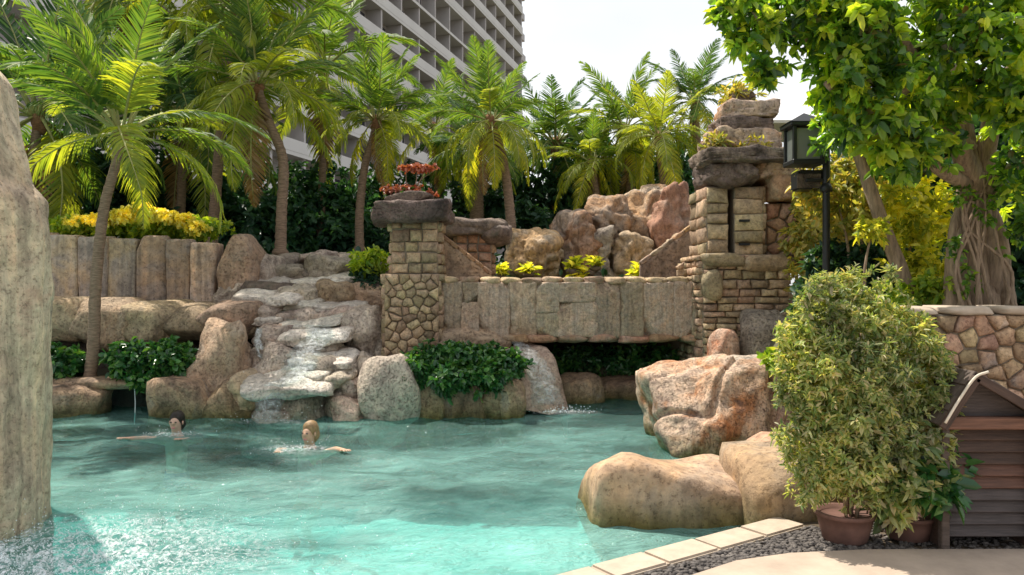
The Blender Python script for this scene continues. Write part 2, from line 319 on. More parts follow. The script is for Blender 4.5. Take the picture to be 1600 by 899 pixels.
def foam_mat(name='foam', lo=.38, hi=.62, sc=16, col=(.85, .89, .9)):
    m, t, b, o = new_mat(name); L = t.links.new
    b.inputs['Base Color'].default_value = (*col, 1); b.inputs['Roughness'].default_value = .35
    g = N(t, 'ShaderNodeNewGeometry'); n = N(t, 'ShaderNodeTexNoise', Scale=sc, Detail=5, Roughness=.7, Distortion=1.0); L(g.outputs['Position'], n.inputs['Vector'])
    r = ramp(t, [(lo, (0, 0, 0)), (hi, (1, 1, 1))]); L(n.outputs['Fac'], r.inputs[0])
    tr = N(t, 'ShaderNodeBsdfTransparent'); tr.inputs[0].default_value = (.9, .97, .97, 1)
    at_ = N(t, 'ShaderNodeAttribute', attribute_name='cover'); mu = N(t, 'ShaderNodeMath', operation='MULTIPLY'); L(r.outputs[0], mu.inputs[0]); L(at_.outputs['Fac'], mu.inputs[1])
    ms = N(t, 'ShaderNodeMixShader'); L(mu.outputs[0], ms.inputs[0]); L(tr.outputs[0], ms.inputs[1]); L(b.outputs[0], ms.inputs[2]); L(ms.outputs[0], o.inputs['Surface'])
    bp = N(t, 'ShaderNodeBump'); bp.inputs['Strength'].default_value = .8; bp.inputs['Distance'].default_value = .03; L(n.outputs['Fac'], bp.inputs['Height']); L(bp.outputs[0], b.inputs['Normal'])
    return m
M['foam'] = foam_mat(lo=.44, hi=.66, sc=24)
M['fall'] = foam_mat('falling_water', .36, .66, 11, (.78, .82, .83))
M['drop'] = plain_mat('water_droplets', (.82, .87, .9), .15, .08, 10, 0, spec=.8)

# ------------------------------------------------------------------ rock and stone builders
def fbm(p, o=4): return noise.fractal(p, 1.0, 2.1, o)
ICO = {}
def ico_np(sub):
    if sub not in ICO:
        bm = bmesh.new(); bmesh.ops.create_icosphere(bm, subdivisions=sub, radius=1)
        ICO[sub] = (np.array([v.co.normalized() for v in bm.verts]), np.array([[v.index for v in f.verts] for f in bm.faces])); bm.free()
    return ICO[sub]
def rock_me(sx, sy, sz, seed=0, sub=4, box=.55, rough=.16, freq=1.6, strata=0.0, facet=.0, mat=None, grooves=0.0, p=None, cuts=None):
    """boulder sx*sy*sz metres across, a rounded polytope: box 0 = egg, 1 = block with few cuts"""
    D, Fc = ico_np(sub); rg = np.random.default_rng(seed+11)
    rnd = random.Random(seed); off = Vector((rnd.uniform(-50, 50), rnd.uniform(-50, 50), rnd.uniform(-50, 50)))
    if box > 0:
        p = p or 20+box*8; k = cuts if cuts is not None else 18
        Nn = rg.normal(size=(k, 3)); Nn /= np.linalg.norm(Nn, axis=1, keepdims=True); dist = rg.uniform(.74, 1.02, k)+box*.26
        ax = np.concatenate([np.eye(3), -np.eye(3)])+rg.normal(size=(6, 3))*.12*(1.15-box); ax /= np.linalg.norm(ax, axis=1, keepdims=True)
        Nn = np.concatenate([Nn, ax]); dist = np.concatenate([dist, np.full(6, .97)])
        dots = np.maximum(D@Nn.T, 0)/dist[None]
        R_ = (dots**p).sum(1)**(-1/p)
    else: R_ = np.ones(len(D))
    P_ = D*R_[:, None]*np.array([sx/2, sy/2, sz/2]); mean = (sx*sy*sz)**(1/3)
    disp = np.empty(len(D)); fr = freq/1.6
    for a, q in enumerate(P_):
        s_ = Vector(q)/mean*fr+off
        n = fbm(s_*1.1, 5)*rough*.75
        if facet:
            vd = noise.voronoi(s_*1.15)[0]; n += facet*(vd[0]-.42)*.5-facet*max(0, .10-(vd[1]-vd[0]))*1.6
        rid = 1-abs(noise.noise(s_*1.7+Vector((9, 3, 1))))*2
        n -= max(0, rid-.72)*rough*1.3
        if strata: n += strata*math.sin(q[2]/mean*22+2.5*fbm(s_*.7, 2))*.5
        if grooves: n -= grooves*max(0, noise.noise(Vector((s_.x*2.6, s_.y*2.6, s_.z*.35))))
        disp[a] = n
    P_ = P_+D*np.array([1, 1, .8])*(disp*mean*.6)[:, None]
    return mk_np(P_, Fc, mat, True)
SEED = [100]
def rock(name, box_px, Y, dy, mat, parent=None, rz=0.0, tilt=0.0, rx=0.0, **k):
    """rock that fills px box (x0,y0,x1,y1) at depth Y (its middle), dy metres deep"""
    x0, y0, x1, y1 = box_px; SEED[0] += 1
    c = at((x0+x1)/2, (y0+y1)/2, Y)
    me = rock_me(U(x1-x0, Y), dy, U(y1-y0, Y), seed=k.pop('seed', SEED[0]), mat=M[mat], **k)
    return link(name, me, None, parent, c, (rx, tilt, rz))
def R(name, label, box_px, Y, dy, mat, cat='rock', group=None, **k):
    o = rock(name, box_px, Y, dy, mat, **k); return tag(o, label, cat, group)

def clip_poly(poly, n, d):
    out = []
    for i in range(len(poly)):
        a = poly[i]; b = poly[(i+1) % len(poly)]
        da = a[0]*n[0]+a[1]*n[1]-d; db = b[0]*n[0]+b[1]*n[1]-d
        if da <= 0: out.append(a)
        if (da < 0 < db) or (db < 0 < da):
            t = da/(da-db); out.append((a[0]+(b[0]-a[0])*t, a[1]+(b[1]-a[1])*t))
    return out
def inset(poly, g):
    cx = sum(p[0] for p in poly)/len(poly); cy = sum(p[1] for p in poly)/len(poly); out = poly
    for i in range(len(poly)):
        a = poly[i]; b = poly[(i+1) % len(poly)]; dx, dy = b[0]-a[0], b[1]-a[1]; l = math.hypot(dx, dy)
        if l < 1e-6: continue
        n = (dy/l, -dx/l)
        if (cx-a[0])*n[0]+(cy-a[1])*n[1] > 0: n = (-n[0], -n[1])
        out = clip_poly(out, n, a[0]*n[0]+a[1]*n[1]-g)
        if len(out) < 3: return []
    # drop near-double points
    res = [p for i, p in enumerate(out) if math.hypot(p[0]-out[i-1][0], p[1]-out[i-1][1]) > .004]
    return res if len(res) >= 3 else []
def cells(w, h, cw, ch, seed, jit=.8, brick=False):
    rnd = random.Random(seed); pts = []
    nx = max(1, round(w/cw)); ny = max(1, round(h/ch))
    if brick:
        out = []; z = 0
        hs = [rnd.uniform(.75, 1.25) for _ in range(ny)]; s = sum(hs); hs = [q*h/s for q in hs]
        for hh in hs:
            ws = [rnd.uniform(.6, 1.4) for _ in range(nx)]; s = sum(ws); ws = [q*w/s for q in ws]; x = 0
            for ww in ws:
                j = lambda: rnd.uniform(-.05, .05)*min(ww, hh)
                out.append([(x+j(), z+j()), (x+ww+j(), z+j()), (x+ww+j(), z+hh+j()), (x+j(), z+hh+j())]); x += ww
            z += hh
        return out
    for j in range(ny):
        for i in range(nx):
            pts.append(((i+.5+(j % 2)*.5-.25+rnd.uniform(-.5, .5)*jit)*w/nx, (j+.5+rnd.uniform(-.5, .5)*jit)*h/ny))
    out = []
    for i, p in enumerate(pts):
        poly = [(0, 0), (w, 0), (w, h), (0, h)]
        for q in pts:
            if q is p: continue
            d2 = ((q[0]-p[0])/cw)**2+((q[1]-p[1])/ch)**2
            if d2 > 14: continue
            n = ((q[0]-p[0]), (q[1]-p[1])); m = ((p[0]+q[0])/2, (p[1]+q[1])/2)
            poly = clip_poly(poly, n, m[0]*n[0]+m[1]*n[1])
            if len(poly) < 3: break
        if len(poly) >= 3: out.append(poly)
    return out
def stones(parent, O, Ud, w, h, cw, ch, mat, seed=1, depth=.06, gap=.012, brick=False, name='stone', keep=None, Vd=Vector((0, 0, 1))):
    """stones of a wall face: O lower-left corner, Ud unit vector along, outward normal = Ud x Vd turned to face out"""
    rnd = random.Random(seed); Ud = Vector(Ud).normalized(); Vd = Vector(Vd); Nn = Ud.cross(Vd).normalized()
    for poly in cells(w, h, cw, ch, seed, brick=brick):
        cx = sum(p[0] for p in poly)/len(poly); cy = sum(p[1] for p in poly)/len(poly)
        if keep and not keep(cx, cy): continue
        a = inset(poly, gap)
        if not a: continue
        a2_ = []
        for i_, q in enumerate(a):
            q2 = a[(i_+1) % len(a)]; l_ = math.hypot(q2[0]-q[0], q2[1]-q[1]); a2_.append((q[0]+rnd.uniform(-.006, .006), q[1]+rnd.uniform(-.006, .006)))
            if l_ > .09 and len(a) < 8:
                f_ = rnd.uniform(.35, .65); jn = rnd.uniform(-.2, 1.0)*min(.014, l_*.06); mx_ = q[0]+(q2[0]-q[0])*f_; my_ = q[1]+(q2[1]-q[1])*f_
                a2_.append((mx_+(cx-mx_)/max(.05, math.hypot(cx-mx_, cy-my_))*jn, my_+(cy-my_)/max(.05, math.hypot(cx-mx_, cy-my_))*jn))
        a = a2_
        g_ = min(.02, min(cw, ch)*.1); b = []
        d = depth*rnd.uniform(.5, 1.3); n = len(a)
        if len(b) != n:
            bx = sum(p[0] for p in a)/n; by = sum(p[1] for p in a)/n
            b = [(p[0]+(bx-p[0])/max(.03, math.hypot(bx-p[0], by-p[1]))*g_, p[1]+(by-p[1])/max(.03, math.hypot(bx-p[0], by-p[1]))*g_) for p in a]
        V = []; org = Vector(O)+Ud*cx+Vd*cy
        tl = (rnd.uniform(-.12, .12), rnd.uniform(-.12, .12))
        def P(p, dd): return Ud*(p[0]-cx)+Vd*(p[1]-cy)+Nn*(dd+((p[0]-cx)*tl[0]+(p[1]-cy)*tl[1] if dd > 0 else 0))
        for p in a: V.append(P(p, -.05))
        for p in a: V.append(P(p, d*.55+rnd.uniform(-.005, .005)))
        for p in b: V.append(P(p, d+rnd.uniform(-.012, .012)))
        V.append(P((cx+rnd.uniform(-.2, .2)*cw*.4, cy), d*1.0+rnd.uniform(-.008, .02)))
        Fc = []
        for r_ in range(2):
            for k in range(n): Fc.append((r_*n+k, r_*n+(k+1) % n, (r_+1)*n+(k+1) % n, (r_+1)*n+k))
        for k in range(n): Fc.append((2*n+k, 2*n+(k+1) % n, 3*n))
        me = mk(V, Fc, mat, True); link(name, me, None, parent, org)
def stone_box(parent, x0, x1, y0, y1, z0, z1, cw, ch, mat, seed, sides='flr', brick=False, depth=.06, core='wall_core', gap=.012, keep=None):
    link(core, box_me(x1-x0, y1-y0, z1-z0, .01), M['mortar'], parent, ((x0+x1)/2, (y0+y1)/2, (z0+z1)/2))
    if 'f' in sides: stones(parent, (x0, y0, z0), (1, 0, 0), x1-x0, z1-z0, cw, ch, mat, seed, depth, gap, brick, keep=keep)
    if 'l' in sides: stones(parent, (x0, y1, z0), (0, -1, 0), y1-y0, z1-z0, cw, ch, mat, seed+1, depth, gap, brick)
    if 'r' in sides: stones(parent, (x1, y0, z0), (0, 1, 0), y1-y0, z1-z0, cw, ch, mat, seed+2, depth, gap, brick)
    if 't' in sides: stones(parent, (x0, y0, z1), (1, 0, 0), x1-x0, y1-y0, cw, ch, mat, seed+3, depth*.6, gap, brick, Vd=Vector((0, 1, 0)))

# ------------------------------------------------------------------ foliage builders (numpy)
def leaves_me(C, D, Nrm, Ls, Ws, mat, fold=.25, droop=.2):
    """leaf i: base C, direction D, face normal Nrm (arrays n x 3), 6 vertices / 2 quads each"""
    n = len(C); D = D/np.linalg.norm(D, axis=1, keepdims=True)
    Sd = np.cross(D, Nrm); Sd /= np.maximum(np.linalg.norm(Sd, axis=1, keepdims=True), 1e-6); Up = np.cross(Sd, D)
    Ls = Ls[:, None]; Ws = Ws[:, None]; dn = np.array([0, 0, -1.0])
    V = np.empty((n, 6, 3))
    V[:, 0] = C; V[:, 3] = C+D*Ls+dn*droop*Ls
    mid = C+D*Ls*.5+dn*droop*Ls*.25
    V[:, 1] = C+D*Ls*.28+Sd*Ws*.5+Up*fold*Ws; V[:, 2] = C+D*Ls*.70+Sd*Ws*.42+Up*fold*Ws+dn*droop*Ls*.5
    V[:, 5] = C+D*Ls*.28-Sd*Ws*.5+Up*fold*Ws; V[:, 4] = C+D*Ls*.70-Sd*Ws*.42+Up*fold*Ws+dn*droop*Ls*.5
    b = np.arange(n)[:, None]*6
    Q = np.concatenate([b+np.array([[0, 1, 2, 3]]), b+np.array([[0, 3, 4, 5]])], 0)
    return mk_np(V.reshape(-1, 3), Q, mat)
def rosettes(centres, axes, rng, per, L, W, spread=.9):
    """clusters of leaves fanned round each centre"""
    k = len(centres); C = np.repeat(centres, per, 0); A = np.repeat(axes, per, 0)
    r = rng.normal(size=(k*per, 3)); D = A*(.35)+r/np.linalg.norm(r, axis=1, keepdims=True)*spread
    Nn = A+rng.normal(size=(k*per, 3))*.5+np.array([0, 0, .4])
    C = C+rng.normal(size=C.shape)*L*.18
    return C, D, Nn, L*rng.uniform(.65, 1.25, k*per), W*rng.uniform(.7, 1.2, k*per)
def blob_centres(rng, blobs, dens=1.0):
    out = []; ax = []
    for (c, r, k) in blobs:
        k = int(k*dens); p = rng.normal(size=(k, 3)); p /= np.linalg.norm(p, axis=1, keepdims=True)
        rad = rng.uniform(.35, 1.0, (k, 1))**.6
        rr = np.array(r if hasattr(r, '__len__') else (r, r, r))
        bump = 1+.22*np.sin(p[:, :1]*7+p[:, 1:2]*5+p[:, 2:3]*6+c[0]*3)
        out.append(np.array(c)+p*rr*rad*bump); a = p+np.array([0, 0, .5]); ax.append(a/np.linalg.norm(a, axis=1, keepdims=True))
    return np.concatenate(out), np.concatenate(ax)
def foliage(name, blobs, mat, parent, seed, per=9, L=.1, W=.05, droop=.2, spread=.9, dens=1.0):
    rng = np.random.default_rng(seed); c, a = blob_centres(rng, blobs, dens)
    C, D, Nn, Ls, Ws = rosettes(c, a, rng, per, L, W, spread)
    off = np.array(parent.location) if parent is not None else np.zeros(3)
    me = leaves_me(C-off, D, Nn, Ls, Ws, M[mat], droop=droop)
    o = bpy.data.objects.new(name, me); COL.objects.link(o)
    if parent is not None: o.parent = parent
    return o
def stems(parent, base, tips, mat, r0=.02, seed=0, name='stem', n=10):
    rnd = random.Random(seed); g = []
    for tp in tips:
        b = Vector(base)+Vector((rnd.uniform(-1, 1)*.06, rnd.uniform(-1, 1)*.06, 0)); tp = Vector(tp)
        mid = b.lerp(tp, .5)+Vector((rnd.uniform(-1, 1), rnd.uniform(-1, 1), .6))*(tp-b).length*.12
        P = spline([b, mid, tp], n); g.append(tube(P, [r0*(1-.75*i/(n-1)) for i in range(n)], seg=6))
    V, Fc = join_geo(g); off = parent.location
    return link(name, mk([Vector(v)-off for v in V], Fc, M[mat]), None, parent, off)

# ================================================================== SETTING
POOL_Z = -1.25
CP0 = Vector((.28, 4.76)); CP1 = Vector((1.78, 5.77)); CD = (CP1-CP0).normalized(); CNr = Vector((CD.y, -CD.x))   # coping line, normal to the deck side
def bank_y(x):
    if x < .15: return 12.6
    if x < 1.9: return 13.4
    return 13.4
def in_pool(x, y):
    s = (Vector((x, y))-CP0).dot(CNr)
    if y < 6.0: return s < .25
    if x > 2.6: return False
    return y < bank_y(x)
def ground_z(x, y):
    if in_pool(x, y): return -1.45
    if y < 7.1 or (y < 9 and x < 2.0): return 0.0
    if x > 3.3 and y > 7.1:
        return 1.3 if x > 3.6 or y > 13 else .6
    if x > 1.9 and y < 12.6: return .05
    z = .35
    if y > 12.4: z = .55
    if y > 13.7 and x < -4.9: z = 2.3
    elif y > 16.0 and x < -1.9: z = 2.3
    elif x < -1.9 and y > 14.5: z = 1.3
    elif y > 14.5: z = 1.5+min(1, (y-14.5)/3)*.8
    return z
xs = [-3000, -800, -300, -120, -60, -35, -22]+[round(-14+.4*i, 2) for i in range(64)]+[14, 18, 25, 40, 80, 200, 600, 3000]
ys = [-3000, -600, -100, -30, -8]+[round(0+.4*i, 2) for i in range(52)]+[22, 25, 30, 40, 60, 90, 130, 200, 500, 1500, 3000]
V = []; Fc = []
for y in ys:
    for x in xs:
        V.append((x, y, ground_z(x, y)+(.05*noise.noise(Vector((x*.7, y*.7, 0))) if abs(x) < 100 and not in_pool(x, y) else 0)))
nx_ = len(xs)
for j in range(len(ys)-1):
    for i in range(nx_-1): Fc.append((j*nx_+i, j*nx_+i+1, (j+1)*nx_+i+1, (j+1)*nx_+i))
tag(link('ground', mk(V, Fc, M['terrain'])), kind='structure')
# pool floor sheet with a shallow shelf along the coping
fl = mk([(-16, -3, POOL_Z), (6, -3, POOL_Z), (6, 14.5, POOL_Z), (-16, 14.5, POOL_Z)], [(0, 1, 2, 3)], M['plaster'], False)
tag(link('pool_floor', fl), kind='structure')
# water surface: a fine sheet with real swell
gx = np.linspace(-12, 3.4, 300); gy = np.concatenate([np.linspace(-2, 3.9, 30), np.linspace(4, 13.7, 330)])
X, Yg = np.meshgrid(gx, gy); rng = np.random.default_rng(3); Z = np.zeros_like(X)
for i in range(26):
    lam = rng.uniform(.22, 1.1); th = rng.uniform(0, 2*PI) if i % 2 else rng.normal(1.4, .5)
    Z += .0055*lam**.7*np.sin((X*math.cos(th)+Yg*math.sin(th))*2*PI/lam+rng.uniform(0, 6)+.8*np.sin(X*1.1+i)+.6*np.sin(Yg*.9-i))
V = np.stack([X, Yg, Z], -1).reshape(-1, 3); r_, c_ = X.shape
idx = np.arange(r_*c_).reshape(r_, c_); Q = np.stack([idx[:-1, :-1], idx[:-1, 1:], idx[1:, 1:], idx[1:, :-1]], -1).reshape(-1, 4)
tag(link('pool_water', mk_np(V, Q, M['water'], True)), kind='structure')

def prism(pts2, z0, z1, mat, bev=0.0, name='slab'):
    n = len(pts2); bm = bmesh.new()
    a = [bm.verts.new((p[0], p[1], z0)) for p in pts2]; b = [bm.verts.new((p[0], p[1], z1)) for p in pts2]
    bm.faces.new(a[::-1]); top = bm.faces.new(b)
    for k in range(n): bm.faces.new((a[k], a[(k+1) % n], b[(k+1) % n], b[k]))
    bmesh.ops.recalc_face_normals(bm, faces=bm.faces[:])
    if bev: bmesh.ops.bevel(bm, geom=[e for e in bm.edges if abs(e.verts[0].co.z-z1) < 1e-6 and abs(e.verts[1].co.z-z1) < 1e-6], offset=bev, segments=3, affect='EDGES')
    me = bpy.data.meshes.new(name); bm.to_mesh(me); bm.free(); me.materials.append(mat); return me
def cp(s, t): q = CP0+CD*s+CNr*t; return (q.x, q.y)
# deck
DZ = .12
deck = link('pool_deck', prism([cp(-6, .52), cp(-.2, .54), (1.16, 4.78), (1.45, 4.99), (1.85, 5.13), (2.4, 5.20), (9, 5.25), (9, -3), (-5, -3)], -.3, DZ+.012, M['deck'], .012))
tag(deck, kind='structure')
bed = link('gravel_bed', prism([cp(-6, .20), cp(2.0, .20), (2.6, 6.7), (9, 6.7), (9, 4.9), (2.4, 4.9), cp(-6, .70)], -.3, DZ-.03, M['soil']))
tag(bed, kind='structure')
shelf = link('pool_shelf', prism([cp(-6, -.72), cp(.9, -.62), cp(1.5, .2), cp(-6, .2)], -1.3, -.14, M['coping'], .05))
tag(shelf, kind='structure')
# coping stones
cop = thing('pool_coping', 'pale sandy stone coping running diagonally along the pool edge', 'coping', (CP0.x, CP0.y, 0))
rnd = random.Random(4)
s = -3.0
while s < 2.05:
    L_ = rnd.uniform(.44, .5); me = box_me(L_-.005, .26, .3, .014, M['coping'], 2)
    c = CP0+CD*(s+L_/2)+CNr*.12
    link('coping_stone', me, None, cop, (c.x, c.y, DZ-.145+rnd.uniform(-.003, .003)), (0, 0, math.atan2(CD.y, CD.x))); s += L_
# pebbles
rng = np.random.default_rng(8); pts = []
while len(pts) < 7000:
    if rng.random() < .62: s = rng.uniform(-1.2, 2.2); t = rng.uniform(.24, .66+max(0, s)*.12); p = cp(s, t)
    else: p = (rng.uniform(1.5, 5.2), rng.uniform(5.22, 6.2))
    if (Vector(p)-CP0).dot(CNr) < .265: continue
    pts.append((p[0], p[1]))
ico = bmesh.new(); bmesh.ops.create_icosphere(ico, subdivisions=1, radius=1); iv = np.array([v.co for v in ico.verts]); itf = np.array([[v.index for v in f.verts] for f in ico.faces]); ico.free()
def balls(C, Rr, flat=(1, 1, 1), mat=None, smooth=True):
    n = len(C); V = iv[None]*(Rr[:, None, None]*np.array(flat)[None, None])*(1+.0*C[:, None, :])+C[:, None, :]
    Q = itf[None]+(np.arange(n)*len(iv))[:, None, None]
    return mk_np(V.reshape(-1, 3), Q.reshape(-1, 3), mat, smooth)
P = np.array([(x, y, DZ-.02) for x, y in pts]); P[:, 2] += rng.uniform(-.01, .012, len(P))
n = len(P); V = iv[None]*rng.uniform(.010, .024, (n, 1, 3))*np.array([1.25, 1.0, .7])+P[:, None, :]
Q = (itf[None]+(np.arange(n)*len(iv))[:, None, None]).reshape(-1, 3)
tag(link('pebbles', mk_np(V.reshape(-1, 3), Q, M['pebble'], True)), kind='stuff')

# ================================================================== HOTEL
A0 = Vector((0, 118)); AD = Vector((-.28, -.96)).normalized(); AN = Vector((AD.y, -AD.x)); AN = AN if AN.x > 0 else -AN
hotel = thing('hotel_building', 'tall grey concrete hotel with stacked balconies rising behind the palms', 'building', (A0.x, A0.y, 2.3))
FL = 3.2; BW = 4.4; NB = 26
rz = math.atan2(AD.y, AD.x)
def hbox(name, s0, s1, n0, n1, z0, z1, mat, bev=0, parent=hotel):
    c = A0+AD*((s0+s1)/2)+AN*((n0+n1)/2)
    return link(name, box_me(s1-s0, n1-n0, z1-z0, bev), M[mat], parent, (c.x, c.y, (z0+z1)/2), (0, 0, rz))
NF = 15
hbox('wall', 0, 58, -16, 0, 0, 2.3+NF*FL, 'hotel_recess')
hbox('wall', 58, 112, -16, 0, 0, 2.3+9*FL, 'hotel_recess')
hbox('end_wall', -1.4, 0, -16, 0, 0, 2.3+NF*FL, 'concrete')
for f in range(NF+1):
    z = 2.3+f*FL; s1 = 58 if f > 9 else 112
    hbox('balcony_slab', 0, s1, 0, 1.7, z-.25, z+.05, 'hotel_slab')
    if f < NF and not (f == 9):
        hbox('parapet', 0, s1, 1.58, 1.72, z+.05, z+.95, 'hotel_slab')
        # end balconies that step outwards downwards
        e = 1.6+max(0, (12-f))*.55
        hbox('end_terrace', -1.4-e, -1.4, -6, 1.2, z-.25, z+.8, 'concrete')
    if f < NF:
        nb = int(s1/BW)
        for b in range(nb+1):
            vis = (f >= 1)
            hbox('balcony_divider', b*BW-.14, b*BW+.14, .0, 1.55, z+.05, z+FL-.25, 'concrete') if vis and b < 18 else None
            if b < nb and f >= 2 and b < 16:
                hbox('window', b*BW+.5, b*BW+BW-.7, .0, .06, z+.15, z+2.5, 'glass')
hbox('roof', -1.4, 58, -16, 1.7, 2.3+NF*FL+.052, 2.3+NF*FL+.8, 'concrete')
hbox('roof', 58.01, 112, -16, 1.7, 2.3+9*FL+.052, 2.3+9*FL+.8, 'concrete')

# ================================================================== LEFT: foreground pillar
def pillar():
    SEG, RG = 150, 170; z0, z1 = -1.3, 3.84; cx, cy, r0 = -5.05, 6.0, 1.40; V = []; Fc = []
    for j in range(RG):
        u = j/(RG-1); z = z0+(z1-z0)*u
        rr = r0*(1-.03*max(0, z)**1.1)
        if z > 2.6: rr -= .07*min(1, (z-2.6)/.12)+.13*(z-2.6)
        if z > 3.5: rr -= .22*((z-3.5)/.34)**2+(.9*((z-3.74)/.1) if z > 3.74 else 0)
        if z < 1.2: rr -= .055*(1.2-z)
        for k in range(SEG):
            a = 2*PI*k/SEG; d = Vector((math.cos(a), math.sin(a), 0))
            q = d*1.6+Vector((0, 0, z*.55))
            n = .11*fbm(q*1.1+Vector((4, 4, 4)), 4)+.03*fbm(Vector((d.x*9, d.y*9, z*.8)), 3)+.012*fbm(q*9, 3)
            R_ = max(.02, rr+n)
            V.append((cx+d.x*R_, cy+d.y*R_*.85, z+.02*noise.noise(q*5)))
    for j in range(RG-1):
        for k in range(SEG): Fc.append((j*SEG+k, j*SEG+(k+1) % SEG, (j+1)*SEG+(k+1) % SEG, (j+1)*SEG+k))
    V.append((cx, cy, z1+.06)); t = len(V)-1
    for k in range(SEG): Fc.append(((RG-1)*SEG+k, (RG-1)*SEG+(k+1) % SEG, t))
    return mk([Vector(v)-Vector((cx, cy, 0)) for v in V], Fc, M['rock_pillar']), (cx, cy, 0)
pm, pl = pillar(); tag(link('rock_column', pm, None, None, pl), 'huge upright water-worn rock column cut off by the left picture edge', 'rock')

# ================================================================== FAR BANK (left): low wall, planter, ledge, panelled wall
R('bank_rock', 'brown rounded bank rock at the waterline just right of the tall rock column', (40, 596, 165, 690), 11.55, .8, 'bank', box=.7)
R('bank_rock', 'wide rock behind the swimmer under the leafy planter', (232, 588, 345, 700), 11.5, .8, 'bank', box=.75)
R('bank_rock', 'rock with rusty stain between the planter and the cascade foot', (318, 590, 408, 705), 11.55, .8, 'bank', box=.7)
R('niche_rock', 'dark recessed rock with trickling water in the bank under the planter', (140, 585, 255, 700), 12.55, .5, 'wet_shaded', box=.8, grooves=.3)
R('bank_rock', 'lowest bank rock mostly hidden behind the tall rock column', (-260, 590, 60, 700), 11.8, 1.0, 'bank', box=.7)
tr = thing('trickle', 'thin white trickle of water falling down the dark niche', 'waterfall', tuple(at(197, 660, 11.7)))
for i, xx in enumerate((210,)):
    P_ = spline([at(xx, 602, 11.72), at(xx+rnd.uniform(-3, 3), 630, 11.66), at(xx, 662, 11.64)], 10)
    link('water_strand', tube_me([p-tr.location for p in P_], [.008]*10, M['drop'], seg=6), None, tr, tr.location)
led = thing('rock_ledge', 'long overhanging pale-topped rock ledge below the panelled wall', 'rock', tuple(at(230, 560, 12.6)))
for k, bx in enumerate([(-160, 462, 60, 530), (40, 464, 165, 532), (135, 462, 235, 545), (205, 470, 300, 540), (270, 474, 352, 532), (330, 468, 420, 525)]):
    rock('ledge_block', bx, 12.9, 1.5, 'rock_tan', led, box=.85, rough=.12, sub=4)
rock('ledge_base', (60, 520, 400, 620), 13.4, 1.2, 'dark_stone', led, box=.8)
pw = thing('panelled_wall', 'tall grey-brown wall of upright moulded stone panels behind the left ledge', 'wall', tuple(at(210, 470, 13.7)))
edges = [-120, -40, 30, 82, 132, 178, 222, 268, 305, 342]
for i in range(len(edges)-1):
    top = [372, 368, 362, 366, 368, 372, 366, 372, 378][i]
    me = rock_me(U(edges[i+1]-edges[i]+2, 13.7), .5, U(480-top, 13.7), seed=300+i, sub=5, box=1.0, p=26, cuts=3, rough=.05, grooves=.06, mat=M['panel'])
    c = at((edges[i]+edges[i+1])/2, (480+top)/2, 13.75+(i % 2)*.05); link('panel', me, None, pw, c)
link('wall_core', box_me(U(470, 14), .5, U(98, 14), .02), M['mortar'], pw, at(108, 430, 14.05))
R('shoulder_rock', 'tan rounded rock at the right end of the panelled wall', (346, 366, 412, 478), 13.8, 1.2, 'rock_tan', box=.7, grooves=.2)
R('shoulder_rock', 'small grey rock stepping down right of the panelled wall toward the cascade top', (395, 395, 440, 470), 14.2, 1.0, 'rock_grey', box=.5)
# flower hedge on the panelled wall
hd = thing('flowering_hedge', 'low hedge of bright yellow flowers on top of the panelled wall', 'hedge', tuple(at(200, 362, 14.3)))
foliage('foliage', [(tuple(at(x, 356, 14.3)), (.4, .35, .17), 60) for x in range(-60, 330, 32)], 'leaf_lime', hd, 21, per=8, L=.11, W=.06)
foliage('flowers', [(tuple(at(x, y-3, 13.95)), (.22, .2, .10), int(k*1.5)) for x, y, k in [(120, 348, 12), (150, 346, 22), (175, 342, 50), (200, 340, 50), (218, 330, 30), (240, 338, 60), (262, 342, 40), (285, 346, 26), (306, 358, 22)]], 'flower_yellow', hd, 22, per=9, L=.075, W=.06)
# planter shrubs left
R('planter_soil', 'brown soil of the left planter strip under the green shrubs', (60, 588, 330, 604), 11.95, .9, 'bank', cat='planter', box=.8)
for nm, lb, bl, sd_ in [
    ('leafy_shrub', 'dark glossy shrub beside the rock column left of the palm trunk', [(at(95, 570, 11.9), (.32, .3, .22), 120), (at(70, 560, 12.0), (.2, .25, .25), 60)], 31),
    ('leafy_shrub', 'bright green rounded shrub between the palm trunk and the cascade', [(at(205, 565, 11.75), (.35, .3, .27), 190), (at(265, 562, 11.75), (.36, .3, .26), 190), (at(235, 592, 11.6), (.45, .2, .12), 60)], 32)]:
    t = thing(nm, lb, 'shrub', tuple(bl[0][0])[:2]+(.5,), group='shrubs in the bank planters')
    foliage('foliage', [(tuple(c), r, k) for c, r, k in bl], 'leaf_shrub', t, sd_, per=9, L=.12, W=.075)
    stems(t, (bl[0][0].x, bl[0][0].y, .45), [tuple(bl[0][0]+Vector((dx, 0, .05))) for dx in (-.2, -.07, .07, .2)], 'bark2', .018, sd_)

